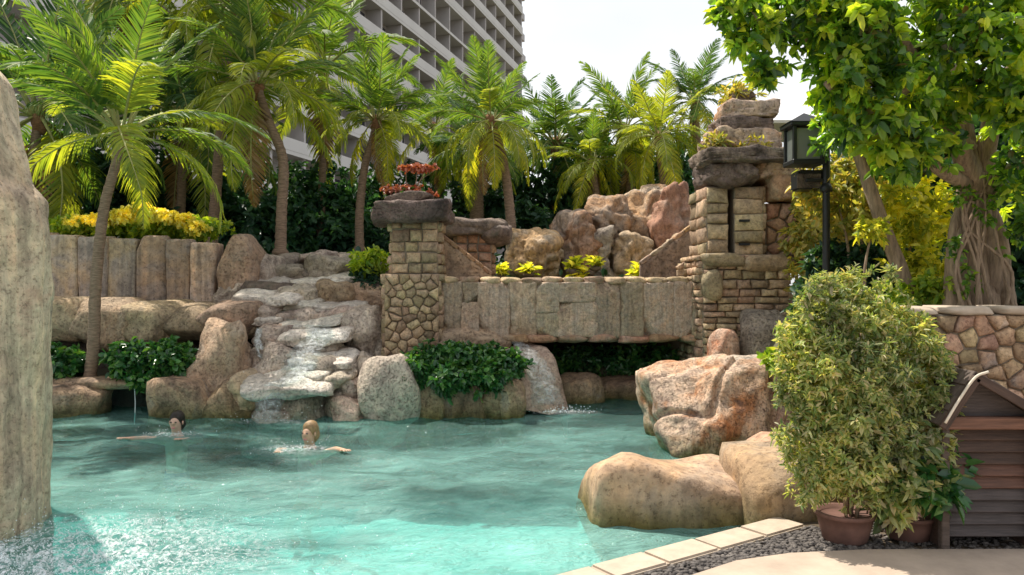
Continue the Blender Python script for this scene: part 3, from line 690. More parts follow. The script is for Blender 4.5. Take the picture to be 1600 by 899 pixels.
# ================================================================== CASCADE
cas = thing('rock_cascade', 'broad stepped rock cascade with water spilling over pale slabs into the pool', 'waterfall', tuple(at(490, 655, 11.3)))
C_ = [ # px box, Y, depth, mat, box, forward tilt
 ((388, 600, 520, 720), 11.5, 1.0, 'rock_grey', .5, .1), ((316, 500, 408, 700), 12.0, 1.2, 'rock_tan', .5, 0), ((385, 528, 478, 640), 11.9, .9, 'rock_grey', .3, .1),
 ((392, 588, 515, 618), 11.2, .8, 'rock_pale', .6, .22), ((505, 600, 562, 700), 11.7, .8, 'rock_grey', .4, .1),
 ((432, 566, 520, 600), 11.6, .8, 'rock_pale', .6, .25), ((470, 548, 560, 585), 11.8, .9, 'rock_grey', .6, .2), ((425, 545, 490, 570), 12.0, .8, 'rock_pale', .6, .25), ((480, 575, 556, 606), 11.5, .7, 'rock_grey', .5, .2),
 ((452, 508, 548, 534), 12.2, .8, 'rock_pale', .75, .22), ((458, 528, 538, 556), 12.2, .7, 'rock_grey', .6, .1), ((400, 506, 468, 546), 12.4, .8, 'rock_grey', .5, .15), ((410, 536, 470, 556), 12.1, .6, 'rock_pale', .6, .25),
 ((540, 480, 602, 566), 12.6, 1.0, 'rock_grey', .4, 0), ((372, 470, 448, 508), 12.9, .9, 'rock_grey', .6, .15), ((382, 452, 470, 474), 13.1, .9, 'rock_pale', .7, .25),
 ((440, 484, 530, 514), 12.8, .8, 'rock_grey', .6, .15), ((378, 436, 440, 458), 13.6, .9, 'rock_pale', .7, .25), ((430, 446, 500, 490), 13.4, .9, 'rock_grey', .5, .1),
 ((485, 440, 560, 488), 13.6, .9, 'rock_tan', .5, .1), ((500, 476, 570, 512), 13.0, .8, 'rock_grey', .5, .15), ((425, 412, 490, 450), 14.3, 1.0, 'rock_grey', .4, 0), ((485, 402, 560, 446), 14.5, 1.1, 'rock_grey', .4, 0),
 ((545, 440, 612, 496), 13.8, 1.0, 'rock_tan', .4, 0), ((546, 556, 600, 690), 11.8, .8, 'rock_grey', .35, 0), ((518, 618, 572, 672), 11.25, .5, 'rock_pink', .15, 0),
 ((395, 640, 455, 680), 11.05, .5, 'rock_grey', .3, 0), ((575, 500, 640, 570), 12.7, .9, 'rock_grey', .4, 0), ((360, 476, 418, 530), 12.8, .8, 'rock_tan', .5, 0),
 ((400, 400, 450, 430), 14.9, .9, 'rock_grey', .3, 0), ((355, 575, 425, 650), 11.6, .8, 'rock_tan', .45, 0), ((470, 392, 530, 414), 15.2, .8, 'rock_grey', .3, 0),
 ((446, 494, 540, 514), 12.5, .8, 'rock_pale', .7, .2), ((462, 550, 552, 570), 11.75, .8, 'rock_pale', .7, .2), ((372, 486, 440, 506), 12.75, .8, 'rock_pale', .7, .2), ((430, 462, 500, 482), 13.2, .8, 'rock_pale', .7, .2), ((500, 470, 566, 486), 13.1, .8, 'rock_pale', .7, .15), ((470, 432, 540, 450), 13.9, .9, 'rock_pale', .7, .15),
 ((560, 400, 612, 444), 14.6, .9, 'rock_grey', .3, 0), ((345, 436, 402, 482), 13.6, .9, 'rock_grey', .5, .1), ((530, 588, 575, 626), 11.5, .5, 'rock_grey', .3, 0), ((520, 425, 560, 446), 14.0, .6, 'rock_pale', .6, .2),
]
for i, (bx, Y, dy, mt, b, tl_) in enumerate(C_):
    if mt == 'rock_pale': bx = (bx[0]-8, bx[1]+2, bx[2]+8, bx[3]-3)
    rock('stone', bx, Y, dy, mt, cas, box=1 if mt == 'rock_pale' else b+.2, p=26, rough=.20 if mt == 'rock_pale' else .3, freq=2.4, facet=.25, sub=4, strata=.02, rx=tl_, tilt=random.Random(i).uniform(-.08, .08), rz=random.Random(i+50).uniform(-.3, .3))
for i, bx in enumerate([(425, 396, 480, 424), (468, 398, 525, 420), (512, 396, 566, 424), (445, 404, 540, 432), (556, 404, 600, 430)]):
    rock('stone', bx, 15.6+.1*i, .9, 'rock_grey', cas, box=.4, rough=.3, facet=.25)
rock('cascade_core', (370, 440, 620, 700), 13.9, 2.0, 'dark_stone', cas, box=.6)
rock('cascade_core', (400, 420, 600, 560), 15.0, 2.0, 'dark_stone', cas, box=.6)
# water films stepping down the slabs
def film(pts, w0, w1, name='water_film', mat='fall', parent=cas, cov=1.0, seed=0, jag=.3):
    rnd = random.Random(seed); P_ = spline(pts, 36); V = []; cv = []; K = 7
    for i, p in enumerate(P_):
        w_ = w0+(w1-w0)*i/35; w_ *= 1+rnd.uniform(-jag, jag)*.4
        for k in range(K):
            u = k/(K-1)-.5
            V.append(p+Vector((u*w_, -.02*math.cos(u*PI)+rnd.uniform(-.01, .01), rnd.uniform(-.008, .008)))-parent.location); cv.append(cov*min(1, (1-abs(u)*2)*2.2+.15)*min(1, i/4+.2)*min(1, (35-i)/3+.3))
    Fc = [(i*K+k, i*K+k+1, (i+1)*K+k+1, (i+1)*K+k) for i in range(35) for k in range(K-1)]
    me = mk(V, Fc, M[mat]); a = me.attributes.new('cover', 'FLOAT', 'POINT'); a.data.foreach_set('value', cv)
    return link(name, me, None, parent, parent.location)
film([at(415, 448, 13.4), at(405, 466, 13.0), at(425, 486, 12.8), at(470, 500, 12.45)], .34, .4, seed=1, cov=.5)
film([at(495, 508, 11.95), at(500, 525, 11.75), at(478, 548, 11.5), at(465, 578, 11.25)], .4, .5, seed=2, cov=.5)
film([at(480, 570, 11.2), at(460, 590, 11.0), at(430, 606, 10.85), at(415, 655, 10.75)], .35, .4, seed=3, cov=.5)
film([at(405, 512, 12.1), at(403, 535, 11.9), at(412, 560, 11.7)], .1, .16, seed=4)

# ================================================================== MIDDLE PLANTER + BRIDGE + TOWERS
R('planter_rock', 'pale rounded boulder between the cascade and the middle planter', (560, 556, 660, 700), 11.4, .9, 'rock_grey', box=.5, facet=.15)
mp_ = thing('rock_planter', 'dark wet rock planter wall at the waterline in front of the bridge', 'planter', tuple(at(740, 655, 11.2)))
for bx in [(640, 592, 705, 700), (690, 596, 762, 700), (750, 592, 790, 700), (778, 590, 826, 700)]:
    rock('wall_stone', bx, 11.5, .7, 'bank', mp_, box=.75, grooves=.2)
rock('planter_bed', (620, 585, 815, 620), 12.0, 1.3, 'bank', mp_, box=.8)
t = thing('leafy_shrub', 'dense dark green shrub mound filling the rock planter before the bridge', 'shrub', tuple(at(710, 600, 11.8)), group='shrubs in the bank planters')
foliage('foliage', [(tuple(at(x, y, Y)), (.36, .35, .24), 130) for x, y, Y in [(645, 578, 11.4), (680, 566, 11.6), (715, 562, 11.6), (750, 566, 11.6), (785, 576, 11.5), (700, 585, 11.25), (765, 588, 11.3)]], 'leaf_shrub', t, 33, per=9, L=.11, W=.06)
stems(t, (t.location.x, 11.8, .4), [tuple(at(x, 570, 11.6)) for x in (650, 680, 710, 740, 780)], 'bark2', .02, 5)
# bridge
BY = 12.4
br = thing('stone_bridge', 'rough stone footbridge with solid parapet spanning between the two towers', 'bridge', tuple(at(900, 530, BY)))
x0 = at(684, 0, BY).x; x1 = at(1108, 0, BY).x; zt = at(0, 437, BY).z; zb = at(0, 526, BY).z
link('parapet_core', box_me(x1-x0, .3, zt-.05-zb, .01), M['mortar'], br, ((x0+x1)/2, BY+.2, (zt-.05+zb)/2))
rnd = random.Random(51); pxs = [684, 722, 748, 796, 838, 872, 930, 966, 1004, 1052, 1080, 1110]
for i in range(len(pxs)-1):
    xa = at(pxs[i], 0, BY).x; xb = at(pxs[i+1], 0, BY).x; cut = rnd.choice([1, 1, 1, .42, .6])
    zz = [(zb, zt-.05)] if cut == 1 else [(zb, zb+(zt-zb)*cut), (zb+(zt-zb)*cut, zt-.05)]
    for (za_, zc_) in zz:
        me = rock_me((xb-xa)*1.10, .34, (zc_-za_)*1.06, seed=900+i*3+int(za_*10), sub=5, box=1, p=30, cuts=4, rough=.11, facet=.10, freq=3.5, mat=M['bridge'])
        link('stone', me, None, br, ((xa+xb)/2, BY+.06+rnd.uniform(-.02, .02), (za_+zc_)/2))
link('deck_slab', box_me(x1-x0, 2.0, .22, .03), M['mortar'], br, ((x0+x1)/2, BY+1.36, zb+.1))
stone_box(br, x0, x1, BY+2.1, BY+2.4, zb, zt-.12, .6, .45, M['bridge'], 52, 't', core='rear_parapet_core')
n = 13; rnd = random.Random(6)
for i in range(n):
    w_ = (x1-x0)/n; me = rock_me(w_*1.04, .5, .13, seed=500+i, sub=3, box=.9, rough=.1, mat=M['masonry'])
    link('coping_stone', me, None, br, (x0+w_*(i+.5), BY+.15, zt-.02+rnd.uniform(-.01, .012)))
# underside lip
for i in range(9):
    w_ = (x1-x0)/9; me = rock_me(w_*1.08, .55, .15, seed=520+i, sub=3, box=.85, rough=.15, mat=M['red_stone'])
    link('edge_stone', me, None, br, (x0+w_*(i+.5), BY+.12, zb-.03+rnd.uniform(-.015, .015)))
rock('soffit_rock', (660, 505, 800, 560), BY+.2, .9, 'rock_tan', br, box=.6)
# left tower
tw = thing('bridge_tower', 'shorter stone tower at the left end of the bridge topped with red flowers', 'tower', tuple(at(645, 560, 12.2)))
a = at(601, 0, 12.2).x; b = at(686, 0, 12.2).x
stone_box(tw, a, b, 12.2, 13.1, -.2, at(0, 428, 12.2).z, .17, .13, M['masonry'], 61, 'flr', gap=.005)
a2 = at(612, 0, 12.3).x; b2 = at(684, 0, 12.3).x
stone_box(tw, a2, b2, 12.3, 13.0, at(0, 428, 12.3).z, at(0, 346, 12.3).z, .25, .17, M['masonry'], 64, 'flr', brick=True, core='shaft_core', gap=.006)
rock('cap', (586, 316, 706, 352), 12.55, 1.3, 'dark_stone', tw, box=1, p=22, cuts=6, rough=.3, facet=.2)
rock('cap_rim', (600, 300, 680, 322), 12.55, .9, 'dark_stone', tw, box=.5)
fb = thing('flower_bowl', 'clump of red flowering plants on top of the shorter bridge tower', 'flowers', tuple(at(640, 312, 12.5)))
foliage('foliage', [(tuple(at(635, 306, 12.5)), (.42, .35, .08), 60)], 'leaf_shrub', fb, 41, per=7, L=.09, W=.05)
foliage('flowers', [(tuple(at(628, 298, 12.4)), (.30, .25, .07), 60), (tuple(at(660, 302, 12.4)), (.22, .2, .06), 25), (tuple(at(655, 264, 12.5)), (.26, .2, .05), 50)], 'flower_red', fb, 42, per=8, L=.065, W=.05)
stems(fb, tuple(at(645, 312, 12.5)), [tuple(at(x, 266, 12.5)) for x in (635, 650, 665, 680)], 'bark2', .012, 8)
# second small tower behind
sp = thing('rear_pillar', 'small reddish pillar with a flat dark cap right of the flower-topped tower', 'pillar', tuple(at(735, 450, 13.8)))
a = at(712, 0, 13.8).x; b = at(768, 0, 13.8).x
stone_box(sp, a, b, 13.8, 14.4, .9, at(0, 366, 13.8).z, .22, .2, M['red_stone'], 71, 'flr', brick=True)
rock('cap', (688, 342, 792, 372), 14.1, 1.1, 'dark_stone', sp, box=1, p=22, cuts=6, rough=.3, facet=.2)
rock('cap', (745, 350, 800, 385), 14.0, .9, 'dark_stone', sp, box=.6)
def ramp_wall(name, label, p0, p1, Y, th, h, mat, seed):
    t = thing(name, label, 'parapet', tuple(at((p0[0]+p1[0])/2, max(p0[1], p1[1]), Y)))
    a = at(*p0, Y); b = at(*p1, Y); n = 6
    for i in range(n):
        c = a.lerp(b, (i+.5)/n); L_ = (b-a).length/n*1.08
        me = rock_me(L_, th, .075, seed=seed+i, sub=3, box=1, p=26, cuts=3, rough=.08, mat=M[mat]); link('coping_stone', me, None, t, c, (0, -math.atan2(b.z-a.z, b.x-a.x), 0))
    q = t.location; lo = min(a.z, b.z)-h; K2 = 24; V = []; Fc = []
    for s_ in (-1, 1):
        for k in range(K2+1):
            u = k/K2; p_ = a.lerp(b, u)
            for m_ in range(7):
                z_ = lo+(p_.z-.03-lo)*m_/6; V.append(Vector((p_.x, p_.y+s_*th*.38, z_))-q+Vector((0, -.05*abs(fbm(Vector((p_.x*4, z_*4, seed)), 3)) if s_ < 0 else 0, 0)))
    W_ = (K2+1)*7
    for k in range(K2):
        for m_ in range(6):
            o_ = k*7+m_; Fc.append((o_, o_+7, o_+8, o_+1)); o_ += W_; Fc.append((o_, o_+1, o_+8, o_+7))
    for k in range(K2): o_ = k*7+6; Fc.append((o_, o_+7, o_+7+W_, o_+W_))
    for m_ in range(6):
        Fc.append((m_, m_+1, m_+1+W_, m_+W_)); o_ = K2*7+m_; Fc.append((o_, o_+W_, o_+1+W_, o_+1))
    link('rail_wall', mk(V, Fc, M['rock_tan']), None, t, q)
    return t
ramp_wall('stair_parapet', 'sloping stone handrail stepping down right from the shorter tower', (690, 368), (768, 428), 13.0, .16, .14, 'red_stone', 700)
ramp_wall('stair_parapet', 'long sloping stone handrail rising right to the taller tower', (1000, 412), (1102, 338), 13.6, .2, .32, 'rock_far', 760)
ramp_wall('stair_parapet', 'short sloping reddish handrail directly behind the bridge beside the taller tower', (1058, 420), (1108, 388), 12.95, .16, .12, 'red_stone', 820)
# right tower
TY = 12.0
rt = thing('main_tower', 'taller ruined stone tower with slotted shaft at the right end of the bridge', 'tower', tuple(at(1165, 580, TY)))
X0 = at(1098, 0, TY).x; X1 = at(1232, 0, TY).x; zb1 = at(0, 398, TY).z
stone_box(rt, X0, X1, TY, TY+1.4, -.2, zb1, .27, .12, M['masonry'], 81, 'flr', depth=.08, brick=True, gap=.005)
za = at(0, 292, TY+.1).z
fx = [at(p, 0, TY+.1).x for p in (1104, 1137, 1147, 1192)]
stone_box(rt, fx[0], fx[1], TY+.1, TY+1.0, zb1, za, .4, .2, M['masonry'], 84, 'fl', brick=True, core='shaft_core', gap=.006)
stone_box(rt, fx[2], fx[3], TY+.1, TY+1.0, zb1, za, .42, .2, M['masonry'], 87, 'fr', brick=True, core='shaft_core', gap=.006)
link('slot_back', box_me(.2, .3, za-zb1, 0), M['dark_stone'], rt, (at(1142, 0, TY+.1).x, TY+.7, (za+zb1)/2))
for py in (345, 382):
    link('ledge_slot', box_me(.16, .05, .035, 0), M['black'], rt, at(1163, py, TY+.03))
gx0 = at(1196, 0, TY+.25).x; gx1 = at(1238, 0, TY+.25).x
stone_box(rt, gx0, gx1, TY+.25, TY+1.1, zb1-.15, at(0, 318, TY+.25).z, .2, .2, M['red_stone'], 90, 'flr', core='side_pier_core')
rock('side_ledge', (1185, 400, 1245, 416), TY+.4, 1.0, 'dark_stone', rt, box=.8)
K_ = dict(p=26, cuts=6, rough=.3, facet=.2, freq=2.4)
rock('cap', (1084, 240, 1250, 266), TY+.45, 1.6, 'dark_stone', rt, box=1, **K_)
rock('cap', (1094, 262, 1170, 298), TY+.45, 1.3, 'dark_stone', rt, box=1, **K_)
rock('cap', (1160, 258, 1246, 286), TY+.5, 1.3, 'rock_tan', rt, box=1, **K_)
rock('cap', (1185, 272, 1248, 318), TY+.45, 1.1, 'red_stone', rt, box=.9, **K_)
rock('crest', (1108, 206, 1206, 246), TY+.55, 1.0, 'rock_far', rt, box=1, **K_)
rock('crest', (1114, 186, 1200, 214), TY+.6, .9, 'dark_stone', rt, box=1, **K_)
rock('crest', (1120, 164, 1206, 192), TY+.6, .85, 'rock_far', rt, box=1, **K_)
rock('crest', (1138, 146, 1180, 170), TY+.65, .5, 'dark_stone', rt, box=.6, **K_)
rock('crest', (1096, 222, 1130, 250), TY+.3, .5, 'rock_orange', rt, box=.6, **K_)
rock('foot', (1105, 512, 1150, 590), TY-.35, .6, 'rock_orange', rt, box=.7)
rock('foot', (1150, 480, 1235, 590), TY-.2, .7, 'rock_grey', rt, box=.5)
for i, (bx, Y) in enumerate([((1095, 395, 1165, 418), TY-.0), ((1160, 398, 1240, 425), TY-.02), ((1095, 420, 1130, 470), TY-.02)]):
    rock('course', bx, Y, .35, 'masonry', rt, box=.8, sub=3)
tp = thing('tower_plant', 'spiky purple and yellow plant growing on the taller tower crest', 'plant', tuple(at(1155, 160, TY+.6)))
foliage('foliage', [(tuple(at(1152, 150, TY+.6)), (.3, .25, .16), 40), (tuple(at(1175, 232, TY+.1)), (.3, .2, .1), 30), (tuple(at(1112, 225, TY+.1)), (.15, .2, .16), 30), (tuple(at(1215, 255, TY+.1)), (.2, .2, .12), 30)], 'leaf_olive', tp, 43, per=8, L=.14, W=.04)

# slide under the bridge
sl = thing('rock_chute', 'pale pinkish rock chute with a stream sliding from beneath the bridge into the pool', 'waterfall', tuple(at(850, 628, 12.8)))
V = []; Fc = []; K = 14; Rn = 40
Lp = spline([at(772, 536, 12.3), at(792, 552, 11.8), at(812, 590, 11.5), at(822, 640, 11.35)], Rn)
Rp = spline([at(830, 532, 12.5), at(862, 552, 12.1), at(876, 590, 11.9), at(888, 640, 11.7)], Rn)
for i in range(Rn):
    for k in range(K):
        u = k/(K-1); p = Lp[i].lerp(Rp[i], u); p.z -= .08*math.sin(u*PI); p += Vector((0, 0, .05*fbm(p*4, 3))); V.append(p-sl.location)
    for k in range(K): p = Lp[i].lerp(Rp[i], k/(K-1)); V.append(p+Vector((0, .2, -.6))-sl.location)
W_ = 2*K
for i in range(Rn-1):
    for k in range(K-1): Fc.append((i*W_+k, i*W_+k+1, (i+1)*W_+k+1, (i+1)*W_+k))
    Fc.append((i*W_, (i+1)*W_, (i+1)*W_+K, i*W_+K)); Fc.append((i*W_+K-1, i*W_+2*K-1, (i+1)*W_+2*K-1, (i+1)*W_+K-1))
link('chute_bed', mk(V, Fc, M['rock_pink']), None, sl, sl.location)
film([Lp[2].lerp(Rp[2], .5)+Vector((0, -.03, .04)), Lp[14].lerp(Rp[14], .45)+Vector((0, -.05, .04)), Lp[28].lerp(Rp[28], .5)+Vector((0, -.06, .05)), Lp[38].lerp(Rp[38], .5)+Vector((0, -.1, .05))], .2, .5, parent=sl, seed=9, cov=.42)
R('stream_rock', 'brown rock beside the stream chute at the water edge under the bridge', (868, 580, 945, 650), 12.9, .8, 'bank', box=.6)
R('stream_rock', 'long low rock ledge under the bridge in front of the dark planting', (920, 584, 1075, 650), 13.4, .9, 'bank', box=.75)
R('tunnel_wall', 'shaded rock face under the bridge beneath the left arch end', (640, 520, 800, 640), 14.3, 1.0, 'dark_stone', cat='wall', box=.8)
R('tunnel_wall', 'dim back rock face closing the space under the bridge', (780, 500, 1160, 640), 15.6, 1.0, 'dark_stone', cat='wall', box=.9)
t = thing('leafy_shrub', 'dark green shrub row growing in shade under the bridge', 'shrub', tuple(at(960, 590, 13.7)), group='shrubs in the bank planters')
foliage('foliage', [(tuple(at(x, 566, 13.7)), (.36, .35, .26), 110) for x in range(885, 1075, 32)], 'leaf_shrub', t, 34, per=9, L=.11, W=.06)
stems(t, (t.location.x, 13.7, .4), [tuple(at(x, 565, 13.7)) for x in (890, 930, 970, 1010, 1050)], 'bark2', .02, 6)

# ================================================================== ROCK FORMATION BEHIND THE BRIDGE
for lb, bx, Y, dy, mt, kw in [
 ('low orange-brown rock behind the left half of the bridge', (795, 362, 878, 440), 16.0, 1.5, 'rock_far', dict(box=.5)),
 ('rounded tan boulder with shadowed left side behind the bridge middle', (862, 338, 935, 440), 16.6, 1.6, 'rock_far', dict(box=.55)),
 ('tall grooved orange cliff rock above the dark cave mouth', (918, 312, 985, 385), 17.2, 1.6, 'rock_far', dict(box=.6, grooves=.3)),
 ('tallest sunlit orange cliff rock behind the bridge', (975, 296, 1045, 430), 17.6, 1.6, 'rock_far', dict(box=.6, grooves=.3)),
 ('pinkish banded square rock stack nearest the taller tower', (1022, 290, 1075, 420), 17.0, 1.0, 'red_stone', dict(box=.9, strata=.06)),
 ('pale pillar of rock left of the dark cave mouth', (918, 360, 947, 440), 16.4, .9, 'rock_grey', dict(box=.7)),
 ('brown rock wall right of the dark cave mouth', (962, 365, 1010, 440), 16.5, 1.0, 'rock_tan', dict(box=.7)),
 ('rock slope below the sloping handrail near the taller tower', (1030, 370, 1120, 450), 15.4, 1.2, 'rock_tan', dict(box=.6)),
]:
    kw.setdefault('grooves', .12); R('cliff_rock', lb, (bx[0]-8, bx[1]-4, bx[2]+8, bx[3]+6), Y, dy, mt, rough=.38, facet=.35, freq=2.6, sub=5, **kw)
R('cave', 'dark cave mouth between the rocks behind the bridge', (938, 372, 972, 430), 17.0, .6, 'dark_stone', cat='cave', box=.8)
def bromeliad(px, py, Y, r, seed, lb, mat='leaf_gold'):
    t = thing('yellow_plant', lb, 'plant', tuple(at(px, py+14, Y)), group='yellow leafed plants')
    rng = np.random.default_rng(seed); n = 70; an = rng.uniform(0, 2*PI, n); el = rng.uniform(.2, 1.3, n)
    D = np.stack([np.cos(an)*np.cos(el), np.sin(an)*np.cos(el), np.sin(el)], 1); C = np.zeros((n, 3))+rng.normal(size=(n, 3))*r*.2
    me = leaves_me(C, D, np.array([0, 0, 1.0])+D*.01, r*rng.uniform(.7, 1.2, n), np.full(n, r*.28), M[mat], droop=.4)
    link('foliage', me, None, t, at(px, py+10, Y)); link('base', rock_me(r*1.1, r*1.1, r*.5, seed=seed, sub=2, mat=M['soil']), None, t, at(px, py+18, Y))
bpos = [(782, 415), (826, 412), (898, 408), (905, 424), (930, 402), (1000, 418), (1022, 412), (1040, 420), (745, 432), (700, 432)]
names = ['yellow plant right of the rear pillar on the bridge line', 'lime yellow plant in front of the low orange rock', 'brightest yellow plant before the rounded tan boulder', 'small yellow plant peeking just over the bridge coping below the tan boulder', 'yellow plant touching the pale pillar of rock', 'golden plant just right of the cave mouth', 'golden plant in the middle of the trio right of the cave', 'golden plant nearest the sloping handrail', 'small yellow-green plant at the foot of the rear pillar', 'small lime plant wedged between the shorter tower and the handrail']
for i, ((px, py), lb) in enumerate(zip(bpos, names)): bromeliad(px, py, 15.0 if i < 8 else 13.4, .30 if i in (2, 5) else .22, 90+i, lb)

# ================================================================== RIGHT: BOULDERS, LEDGE
SEED[0] -= 6
R('sunlit_boulder', 'large craggy orange and cream boulder standing in the water at the right', (1026, 568, 1190, 800), 9.3, 1.7, 'rock_orange', 'rock', box=.9, cuts=12, rough=.26, facet=.3, sub=6, freq=2.2, tilt=-.14, grooves=.2)
R('sunlit_boulder', 'craggy pinkish boulder half hidden by the big potted bush', (1120, 564, 1290, 790), 9.4, 1.8, 'rock_orange', 'rock', box=.95, cuts=10, rough=.26, facet=.3, sub=6, freq=2.2, grooves=.2)
R('ledge_slab', 'flat pale slab on top of the craggy boulders at the tower foot', (1130, 556, 1215, 576), 10.6, .9, 'rock_grey', 'rock', box=.85)
R('shore_rock', 'shadowed rock filling the gap between boulders and tower foot', (1150, 575, 1330, 720), 11.0, 1.4, 'rock_tan', 'rock', box=.6)
R('shore_rock', 'low sandy rock joining the craggy boulder to the smooth boulders', (1150, 690, 1300, 800), 7.6, 1.5, 'rock_smooth', 'rock', box=.5)
def low_boulder():
    """long smooth boulder lying in the water, thicker at its left end"""
    c = at(1058, 775, 6.62); me = rock_me(1.68, 1.05, 1.16, seed=77, sub=5, box=1.0, p=13, cuts=6, rough=.12, freq=1.6, mat=M['rock_smooth'])
    for v in me.vertices:
        x = v.co.x/.71
        v.co.z += -.03*x+.07*math.exp(-((x+.72)/.25)**2)-.03*math.exp(-((x-.1)/.4)**2)
        if v.co.x < -.45 and v.co.z < 0: v.co.x += .25*min(1, -v.co.z/.5)
    return tag(link('smooth_boulder', me, None, None, (c.x, c.y, -.13), (0, .04, .10)), 'long smooth tan boulder lying in the pool at its right edge', 'rock')
low_boulder()
R('smooth_boulder', 'rounded sandy boulder with pale top at the end of the coping', (1142, 700, 1300, 860), 6.4, .95, 'rock_smooth', 'rock', box=1, rough=.12, p=13, cuts=6)
R('smooth_boulder', 'low tan rock behind the left terracotta pot', (1235, 740, 1345, 850), 6.35, .8, 'rock_smooth', 'rock', box=.6, rough=.12)

# ================================================================== RETAINING WALL (crazy stone)
WY = 6.75
rw = thing('retaining_wall', 'stone retaining wall of irregular brown stones behind the wooden hut', 'wall', (at(1500, 0, WY).x, WY, 0))
wx0 = at(1372, 0, WY).x; wx1 = 6.4; wz = at(0, 492, WY).z
stone_box(rw, wx0, wx1, WY, WY+.35, 0, wz, .16, .14, M['crazy'], 120, 'fl', depth=.045, gap=.007)
x = wx0-.03; i = 0
while x < wx1:
    L_ = rnd.uniform(.45, .6); me = rock_me(L_*.99, .5, .085, seed=600+i, sub=3, box=.95, rough=.05, mat=M['coping']); link('coping_stone', me, None, rw, (x+L_/2, WY+.17, wz+.035)); x += L_; i += 1

# ================================================================== WOODEN HUT
HY = 5.25; hx0 = at(1470, 0, HY).x; hx1 = hx0+.64; hz0 = DZ+.0; eave = at(0, 655, HY).z; apex = at(0, 584, HY).z
hut = thing('wooden_hut', 'small dark wooden louvred hut with pitched roof at the right edge', 'hut', ((hx0+hx1)/2, HY, hz0))
hc = (hx0+hx1)/2-.13; zf = eave-hz0
axx = at(1508, 0, HY).x
link('side_board', box_me(.04, .8, zf, .005), M['wood'], hut, (hx0+.02, HY+.4, hz0+zf/2))
link('side_board', box_me(.04, .8, zf, .005), M['wood'], hut, (hx1-.02, HY+.4, hz0+zf/2))
link('back_board', box_me(.62, .03, zf, .004), M['wood'], hut, ((hx0+hx1)/2, HY+.78, hz0+zf/2))
link('post', box_me(.055, .055, zf, .006), M['wood_grey'], hut, (hx0+.01, HY-.02, hz0+zf/2))
link('post', box_me(.055, .055, zf, .006), M['wood_grey'], hut, (hx1-.01, HY-.02, hz0+zf/2))
link('lintel', box_me(.70, .07, .085, .008), M['wood_red'], hut, ((hx0+hx1)/2, HY-.03, eave-.02))
ns = 9
for i in range(ns):
    z = hz0+.07+i*(zf-.14)/ns+.04
    mt = M['wood_slate'] if i < 4 else (M['wood_brown'] if i < 6 else M['wood'])
    link('slat', box_me(.57, .025, (zf-.14)/ns*.98, .004), mt, hut, ((hx0+hx1)/2, HY+.03, z), (math.radians(-24+rnd.uniform(-2, 2)), 0, 0))
# gable (lead grey) and roof boards: the ridge runs back, apex nearer the left
rx = hx0-.06; re = hx1+.12
gv = [(hx0+.02, 0, 0), (hx1-.02, 0, 0), (axx, 0, apex-eave-.02)]
gm = mk([(x-hut.location.x, 0, z) for x, y, z in gv]+[(x-hut.location.x, .03, z) for x, y, z in gv], [(0, 1, 2), (5, 4, 3), (0, 3, 4, 1), (1, 4, 5, 2), (2, 5, 3, 0)], M['wood_slate'], False)
link('gable_board', gm, None, hut, (hut.location.x, HY+.0, eave+.015))
def roof_plane(xa, za, xb, zb_, nm, k):
    L_ = math.hypot(xb-xa, zb_-za); an = math.atan2(zb_-za, xb-xa)
    c = Vector(((xa+xb)/2, HY+.36, (za+zb_)/2))
    for j in range(k):
        f = (j+.5)/k; cc = Vector((xa+(xb-xa)*f, HY+.36, za+(zb_-za)*f))
        link(nm, box_me(L_/k*1.1, .96, .022, .003), M['wood_grey'], hut, cc+Vector((0, 0, .012*(j % 2))), (0, -an+math.radians(3), 0))
    link('barge_board', box_me(L_, .03, .06, .004), M['wood'], hut, Vector((c.x, HY-.13, c.z-.02)), (0, -an, 0))
zr = apex+.01
roof_plane(axx+.0, zr, re, eave-.02, 'roof_board', 5)
roof_plane(rx, eave-.02, axx, zr, 'roof_board', 4)
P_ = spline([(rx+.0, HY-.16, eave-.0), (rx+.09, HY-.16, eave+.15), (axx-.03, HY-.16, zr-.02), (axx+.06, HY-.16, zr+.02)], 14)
link('lit_roof_edge', tube_me([Vector(p)-hut.location for p in P_], [.009]*14, M['lit_edge'], seg=8), None, hut, hut.location)  # pale strip added to draw the sunlit left edge of the roof

# ================================================================== POTTED BUSHES
def pot(name_lb, px, pyt, pyb, wpx, Y):
    r = U(wpx/2, Y); zt_ = at(0, pyt, Y).z; h = zt_-DZ; prof = [(0, 0), (r*.72, 0), (r*.78, h*.05), (r*.93, h*.55), (r, h*.85), (r*1.06, h*.86), (r*1.07, h), (r*.94, h), (r*.9, h*.86), (0, h*.84)]
    V = []; Fc = []; sg = 28
    for (rr, z) in prof:
        for k in range(sg): a = 2*PI*k/sg; V.append((rr*math.cos(a), rr*math.sin(a), z))
    for i in range(len(prof)-1):
        for k in range(sg): Fc.append((i*sg+k, i*sg+(k+1) % sg, (i+1)*sg+(k+1) % sg, (i+1)*sg+k))
    c = at(px, 0, Y); return tag(link('plant_pot', mk(V, Fc, M['terracotta']), None, None, (c.x, Y, DZ-.01)), name_lb, 'pot'), (c.x, Y, zt_)
p1, c1 = pot('terracotta pot under the tall feathery bush next to the smooth boulder', 1320, 796, 855, 84, 5.45)
p2, c2 = pot('terracotta pot between the tall bush pot and the wooden hut', 1418, 800, 855, 78, 5.5)
bush = thing('potted_bush', 'tall feathery green bush with pinkish tips in the left terracotta pot', 'bush', (c1[0], c1[1], c1[2]-.05))
bl = []
